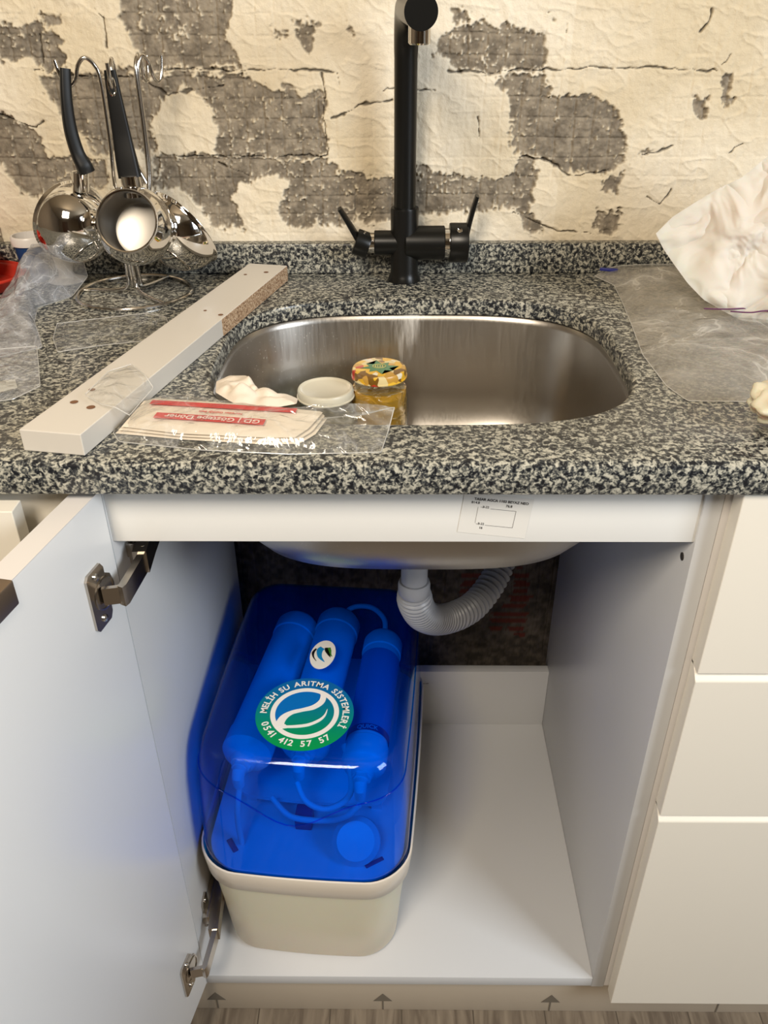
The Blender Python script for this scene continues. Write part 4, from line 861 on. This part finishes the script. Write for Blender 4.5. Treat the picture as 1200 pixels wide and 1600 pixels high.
# ------------------------------------------------------------ films, bags, napkins
FILM = clear('clear_film', (0.96, 0.96, 0.95, 1), 0.03, 0.03, (0.85, 0.85, 0.83, 1), 0.10, 0.9, 34, dist=0.004, folds=0.20, fscale=22)
FILM2 = clear('hazy_film', (0.90, 0.91, 0.93, 1), 0.03, 0.15, (0.78, 0.79, 0.82, 1), 0.15, 0.9, 28, dist=0.004, folds=0.30, fscale=18)
FILM3 = clear('milky_zip_bag_film', (0.88, 0.87, 0.85, 1), 0.02, 0.19, (0.72, 0.69, 0.63, 1), 0.18, 0.8, 22, dist=0.005, folds=0.40, fscale=11, stretch=(1, 1, 1))
SEAM = clear('welded_film_edge', (0.95, 0.95, 0.95, 1), 0.06, 0.45, (0.85, 0.84, 0.80, 1), 0.15)
GT = CT+0.0006
def hflat(amp, s, base=0.0012, seed=0.0, puff=0.0, gap=0.0):
    def f(x, y, t, ly=0):
        e = min(1, t*4); v = base + amp*abs(nz(x, y, s, seed))*e + amp*0.5*abs(nz(x, y, s*2.7, seed+3))*e + puff*math.sin(min(1, t)*math.pi/2)
        return v if ly == 0 else base*0.4+gap
    return f
# napkins in a clear wrapper, front of the sink
nb = thing('napkin_bag', 'clear plastic bag of napkins printed in red at the front of the sink', 'plastic bag', (0.13, 0.04, CT))
NP = mat('napkin_paper', srgb(232, 220, 202), 0.85, bump=0.3, bscale=120)
nc = Vector((0.112, 0.042, 0)); na = math.radians(-6.5)
Mn = Matrix.Translation((nc.x, nc.y, GT+0.001)) @ Matrix.Rotation(na, 4, 'Z')
for k in range(3):
    o = [(-0.094+0.003*k, -0.029+0.0012*k), (-0.03, -0.034), (0.050, -0.035+0.001*k), (0.080-0.002*k, -0.030), (0.091-0.003*k, -0.010), (0.096-0.002*k, 0.026), (0.02, 0.034), (-0.078, 0.040-0.001*k), (-0.088, 0.030)]
    o = [tuple(Mn @ Vector((x, y, 0.0030*k+0.0005)))[:3] for x, y in o]
    crumple(o, lambda x, y, t, ly, k=k: 0.0028*math.sin(min(1, t*3)*math.pi/2)+0.0010*nz(x, y, 60, k)*min(1, t*3) if ly == 0 else 0.0, 'napkin', NP, nb, rings=12, n=90, layers=2)
RP = mat('red_print', srgb(206, 44, 44), 0.6); WP = mat('white_print', srgb(240, 220, 210), 0.6)
ztop = 0.0030*2+0.0046
def conform(mb, z=ztop+0.0004):
    mb.v = [tuple(Mn @ Vector((p[0], p[1], z+p[2]))) for p in mb.v]; return mb
m = MB()
def band(m, x0, x1, y0, y1, sl=0.0, z=0.0, n=16):
    for i in range(n):
        a, b_ = x0+(x1-x0)*i/n, x0+(x1-x0)*(i+1)/n
        m.add([(a, y0+sl*a, z), (b_, y0+sl*b_, z), (b_, y1+sl*b_, z), (a, y1+sl*a, z)], [(0, 1, 2, 3)])
band(m, -0.076, 0.068, 0.013, 0.0225, -0.02); conform(m).build('red_band', RP, nb, smooth=0)
m = MB(); band(m, -0.062, 0.044, -0.016, -0.004, -0.03); conform(m).build('red_band', RP, nb, smooth=0)
m = MB(); Rt = Matrix.Rotation(math.pi-0.03, 4, 'Z')
v, f = text_bm('GD | Göztepe Döner', 0.0105, 1.0, 0.0002); m.add(v, f, Matrix.Translation((-0.006, -0.0100, 0.0004)) @ Rt)
conform(m).build('lettering', WP, nb, smooth=0)
m = MB(); v, f = text_bm('Nereden Geldiği Belli', 0.0048, 1.0, 0.0001); m.add(v, f, Matrix.Translation((-0.002, 0.0035, 0.0003)) @ Rt); conform(m).build('lettering', RP, nb, smooth=0)
bagz = lambda x, y, t, ly=0: (0.0140*math.sin(min(1, t*3.2)*math.pi/2)*(1-0.45*max(0, min(1, (x-0.20)/0.05)))*(1 if x > 0.02 else 0.95) + 0.0035*abs(nz(x, y, 34, 4))*min(1, t*5)+0.002*abs(nz(x, y, 90, 6))*min(1, t*5) if ly == 0 else 0.0003)
crumple([(0.012, 0.028, GT), (0.022, 0.010, GT), (0.10, -0.006, GT), (0.18, -0.014, GT), (0.225, -0.012, GT), (0.262, -0.010, GT), (0.268, 0.030, GT), (0.274, 0.050, GT+0.016), (0.245, 0.046, GT+0.010), (0.19, 0.050, GT+0.002), (0.12, 0.072, GT), (0.045, 0.098, GT), (0.018, 0.088, GT), (0.010, 0.060, GT)],
        bagz, 'wrapper', FILM, nb, rings=26, n=150, layers=2, smooth=40, seam=SEAM)
crumple([(0.030, 0.028, GT+0.018), (0.037, 0.090, GT+0.018), (0.028, 0.100, GT+0.0262), (0.006, 0.130, GT+0.0262), (-0.012, 0.112, GT+0.0262), (-0.018, 0.055, GT+0.0262), (0.004, 0.034, GT+0.0262), (0.018, 0.028, GT+0.0262)], lambda x, y, t, ly=0: 0.002*t+0.004*abs(nz(x, y, 45, 9))*min(1, t*3), 'wrapper_end', FILM, nb, rings=16, n=80, smooth=40, center=(0.006, 0.075, GT+0.0262), seam=SEAM)
# crumpled paper napkin
PT = mat('tissue_paper', srgb(228, 216, 200), 0.85, bump=0.3, bscale=90)
tag(crumple([(0.086, 0.150, 0.868), (0.098, 0.160, 0.8705), (0.118, 0.152, 0.874), (0.138, 0.120, 0.868), (0.150, 0.100, 0.858), (0.176, 0.112, 0.866), (0.178, 0.082, 0.874), (0.150, 0.074, 0.872), (0.115, 0.088, 0.8715), (0.092, 0.115, 0.8712)],
    lambda x, y, t, ly=0: 0.042*abs(nz(x, y, 26, 2))*t+0.007*abs(nz(x, y, 60, 5))*min(1, t*3)+0.001, 'paper_napkin', PT, rings=16, n=90, center=(0.130, 0.112, 0.874), smooth=35),
    'crumpled off-white tissue tucked behind the napkin bag at the sink edge', 'napkin')

# flat clear films on the left
tag(crumple([(-0.141, 0.322, GT), (-0.040, 0.360, GT), (-0.012, 0.345, GT), (0.004, 0.300, GT), (-0.020, 0.262, GT), (-0.060, 0.250, GT), (-0.108, 0.228, GT), (-0.128, 0.270, GT)], hflat(0.006, 26, 0.0009, 1), 'plastic_film', FILM, rings=20, n=120, layers=1, smooth=45, seam=SEAM),
    'flat piece of clear film lying behind the white board', 'plastic film')
bg = thing('plastic_bag', 'tall clear plastic bag slumped at the left edge behind the board', 'plastic bag', (-0.17, 0.40, CT))
crumple([(-0.245, 0.30, GT), (-0.240, 0.380, GT), (-0.232, 0.45, GT+0.01), (-0.222, 0.515, GT+0.045), (-0.200, 0.512, GT+0.046), (-0.165, 0.514, GT+0.034), (-0.150, 0.480, GT+0.012), (-0.158, 0.430, GT), (-0.188, 0.385, GT), (-0.172, 0.330, GT), (-0.150, 0.285, GT), (-0.132, 0.245, GT), (-0.190, 0.20, GT), (-0.26, 0.20, GT)],
        lambda x, y, t, ly=0: (0.026*math.sin(min(1, t*2)*math.pi/2)*max(0, min(1, (y-0.30)/0.12))+0.007*abs(nz(x, y, 24, 8))*min(1, t*4)+0.003*abs(nz(x, y, 70, 8))*min(1, t*4) if ly == 0 else 0.0002), 'bag_film', FILM2, bg, rings=26, n=150, layers=2, smooth=40, seam=SEAM)
tag(crumple([(-0.24, 0.205, GT+0.006), (-0.134, 0.236, GT+0.004), (-0.112, 0.180, GT+0.003), (-0.092, 0.128, GT+0.002), (-0.110, 0.100, GT), (-0.16, 0.08, GT), (-0.24, 0.08, GT)], hflat(0.006, 22, 0.001, 12), 'plastic_film', FILM2, rings=20, n=110, smooth=45, seam=SEAM),
    'hazy clear film flat on the worktop at the lower left edge', 'plastic film')
tag(crumple([(-0.148, 0.125, GT+0.008), (-0.118, 0.132, GT+0.008), (-0.108, 0.112, GT+0.008), (-0.128, 0.094, GT+0.007), (-0.150, 0.100, GT+0.007)], lambda x, y, t, ly=0: 0.004*t+0.003*abs(nz(x, y, 70, 3)), 'plastic_scrap', clear('white_film', (0.9, 0.9, 0.88, 1), 0.05, 0.4, (0.8, 0.78, 0.7, 1), 0.3, 0.8, 60), rings=10, n=50),
    'small cloudy plastic scrap on the hazy film at the left edge', 'plastic scrap')
# white foot seen in the bag, cup and red strainers at the far left
WPL = mat('white_plastic', srgb(226, 220, 210), 0.35)
tag(MB().lathe([(0, 0.0010), (0.024, 0.0010), (0.026, 0.003), (0.012, 0.008), (0.0095, 0.014), (0.013, 0.030), (0.0165, 0.050), (0.0155, 0.050), (0.0115, 0.030), (0, 0.016)], 36, Matrix.Translation((-0.186, 0.498, CT))).build('plastic_funnel', WPL, smooth=40),
    'white plastic funnel with a flared foot inside the clear bag', 'funnel')
cp_ = thing('yogurt_cup', 'blue plastic cup with a white rim by the upstand, left of the ladles', 'cup', (-0.232, 0.507, CT))
Tc = Matrix.Translation((-0.232, 0.507, CT))
MB().lathe([(0.0001, 0.0006), (0.016, 0.0006), (0.021, 0.050), (0.020, 0.050), (0.015, 0.0015), (0.0001, 0.0015)], 36, Tc).build('body', mat('cup_blue', srgb(24, 66, 116), 0.35), cp_)
MB().lathe([(0.0212, 0.050), (0.0235, 0.0505), (0.0240, 0.060), (0.0225, 0.0625), (0.0205, 0.0625), (0.0200, 0.050), (0.0212, 0.050)], 36, Tc).build('rim', mat('cup_white', srgb(230, 226, 222), 0.35), cp_)
REDP = mat('red_plastic', srgb(190, 46, 30), 0.3)
def red_lid(x, y, z, r, h, lab, nm='plastic_strainer', tilt=0.0):
    M = Matrix.Translation((x, y, z)) @ Matrix.Rotation(tilt, 4, 'X')
    t = thing(nm, lab, 'bowl', (x, y, z), group='red plastic bowls')
    MB().lathe([(0.0001, 0.0008), (r*0.72, 0.0008), (r*0.80, h*0.15), (r*0.93, h*0.8), (r, h*0.84), (r, h), (r*0.95, h), (r*0.90, h*0.9), (r*0.78, h*0.22), (r*0.68, 0.0035), (0.0001, 0.0035)], 56, M).build('bowl', REDP, t, smooth=40)
    MB().tube([M @ Vector((r*1.0*math.cos(a), r*1.0*math.sin(a), h*0.98)) for a in [2*math.pi*k/56 for k in range(56)]], 0.0022, 10, closed=True).build('rim', REDP, t)
red_lid(-0.296, 0.468, CT, 0.062, 0.020, 'flat red plastic bowl lowest of the stack at the left edge', 'plastic_bowl')
red_lid(-0.322, 0.470, CT+0.0235, 0.052, 0.022, 'smaller red plastic bowl stacked on the flat red one', 'plastic_bowl')

# ------------------------------------------------------------ right side: zip bag, foam sheet, crumpled wrap
zb = thing('zip_bag', 'large milky zip bag with a blue slider lying right of the sink', 'plastic bag', (0.66, 0.30, CT))
crumple([(0.556, 0.508, GT+0.003), (0.585, 0.524, GT+0.012), (0.625, 0.526, GT+0.014), (0.67, 0.527, GT+0.014), (0.75, 0.527, GT+0.008), (0.84, 0.50, GT), (0.86, 0.30, GT), (0.84, 0.12, GT), (0.72, 0.100, GT), (0.64, 0.096, GT), (0.566, 0.098, GT), (0.555, 0.135, GT), (0.552, 0.22, GT), (0.562, 0.31, GT), (0.571, 0.40, GT), (0.575, 0.47, GT+0.002)],
        lambda x, y, t, ly=0: (0.010*math.sin(min(1, t*3)*math.pi/2)+0.012*abs(nz(x, y, 11, 21))*min(1, t*4)+0.0025*abs(nz(x, y, 34, 22))*min(1, t*4) if ly == 0 else 0.0003), 'bag_film', FILM3, zb, rings=34, n=180, layers=2, smooth=50, seam=SEAM)
MB().box(-0.0125, 0.0125, -0.0025, 0.0025, 0, 0.004, 0.0008, Matrix.Translation((0.575, 0.508, GT+0.010)) @ Matrix.Rotation(math.radians(-14), 4, 'Z')).build('slider', mat('blue_slider', srgb(34, 40, 120), 0.35), zb)
m = MB()
for pts in ([(0.640, 0.300), (0.665, 0.298), (0.70, 0.302), (0.74, 0.300), (0.80, 0.302)], [(0.668, 0.290), (0.69, 0.286), (0.71, 0.292), (0.73, 0.284), (0.76, 0.290), (0.80, 0.286)]):
    m.tube(smoothpath([(x, y, GT+0.026) for x, y in pts], 6), 0.0009, 6)
m.build('printed_line', mat('violet_print', srgb(90, 40, 80), 0.5), zb)
MB().lathe([(0.0001, 0), (0.030, 0.0), (0.036, 0.002), (0.030, 0.006), (0.0001, 0.008)], 32, Matrix.Translation((0.745, 0.318, GT+0.026)) @ Matrix.Diagonal((1, 0.35, 1, 1))).build('red_print_patch', mat('red_ink_patch', srgb(150, 60, 48), 0.5), zb)
# foam sheet standing up
def creased(m, scale, dist):
    nt = m.node_tree; b = nt.nodes['Principled BSDF']; tc = N(nt, 'TexCoord')
    n1 = N(nt, 'TexNoise', i_Scale=scale, i_Detail=2.0, i_Roughness=0.45, i_Distortion=0.8); nt.links.new(tc.outputs['Object'], n1.inputs['Vector'])
    a = N(nt, 'Math', operation='SUBTRACT', i_1=0.5); c = N(nt, 'Math', operation='ABSOLUTE'); nt.links.new(n1.outputs['Fac'], a.inputs[0]); nt.links.new(a.outputs[0], c.inputs[0])
    bp = N(nt, 'Bump', i_Strength=1.0, i_Distance=dist); nt.links.new(c.outputs[0], bp.inputs['Height']); nt.links.new(bp.outputs[0], b.inputs['Normal']); return m
FO = creased(mat('white_foam_sheet', srgb(218, 210, 198), 0.75, Subsurface_Weight=0.2), 20, 0.018)
fo_out = [(0.584, 0.35, 0.971), (0.600, 0.35, 0.990), (0.620, 0.35, 1.004), (0.646, 0.35, 1.021), (0.672, 0.35, 1.034), (0.700, 0.35, 1.060), (0.76, 0.35, 1.085), (0.84, 0.35, 1.07), (0.90, 0.35, 1.00), (0.93, 0.35, 0.93), (0.90, 0.35, 0.892), (0.82, 0.35, 0.876), (0.75, 0.35, 0.876), (0.715, 0.35, 0.877), (0.690, 0.35, 0.880), (0.665, 0.35, 0.892), (0.640, 0.35, 0.905), (0.622, 0.35, 0.921), (0.606, 0.35, 0.940), (0.594, 0.35, 0.955)]
fo_out = [(x, y if z > 0.96 else y-0.045*min(1, (0.96-z)/0.06), z) for x, y, z in fo_out]
def fo_h(x, z, t, ly=0):
    s_ = -1 if ly == 0 else 1
    e = math.sin(min(1, t*1.6)*math.pi/2)
    return s_*(0.055*e*min(1.0, max(0.25, (x-0.56)/0.25)))-0.014*ridge(x, z, 13, 31)*min(1, t*4)+0.004*nz(x, z, 45, 33)*min(1, t*4)
tag(crumple(fo_out, fo_h, 'foam_bag', FO, rings=30, n=170, layers=2, smooth=45, plane='xz', center=(0.76, 0.35, 0.97)),
    'big crumpled white foam sheet bundle at the right edge over the zip bag', 'foam sheet')
# small crumpled wrap
mb = MB(); bm = bmesh.new(); bmesh.ops.create_icosphere(bm, subdivisions=5, radius=1)
for v in bm.verts:
    d = v.co.normalized(); k = 1+0.30*noise.noise(d*1.6+Vector((5, 2, 1)))-0.16*(1-abs(2*noise.noise(d*2.6)))
    v.co = Vector((d.x*0.036*k, d.y*0.036*k, d.z*0.024*k))
zmin = min(v.co.z for v in bm.verts); mb.bm(bm, Matrix.Translation((0.636, 0.036, CT+0.0006-zmin)))
tag(mb.build('crumpled_wrap', mat('ivory_wrap', srgb(220, 208, 184), 0.5, Subsurface_Weight=0.3), smooth=60), 'small crumpled ivory wrap lump on the front worktop at the right edge', 'wrap')
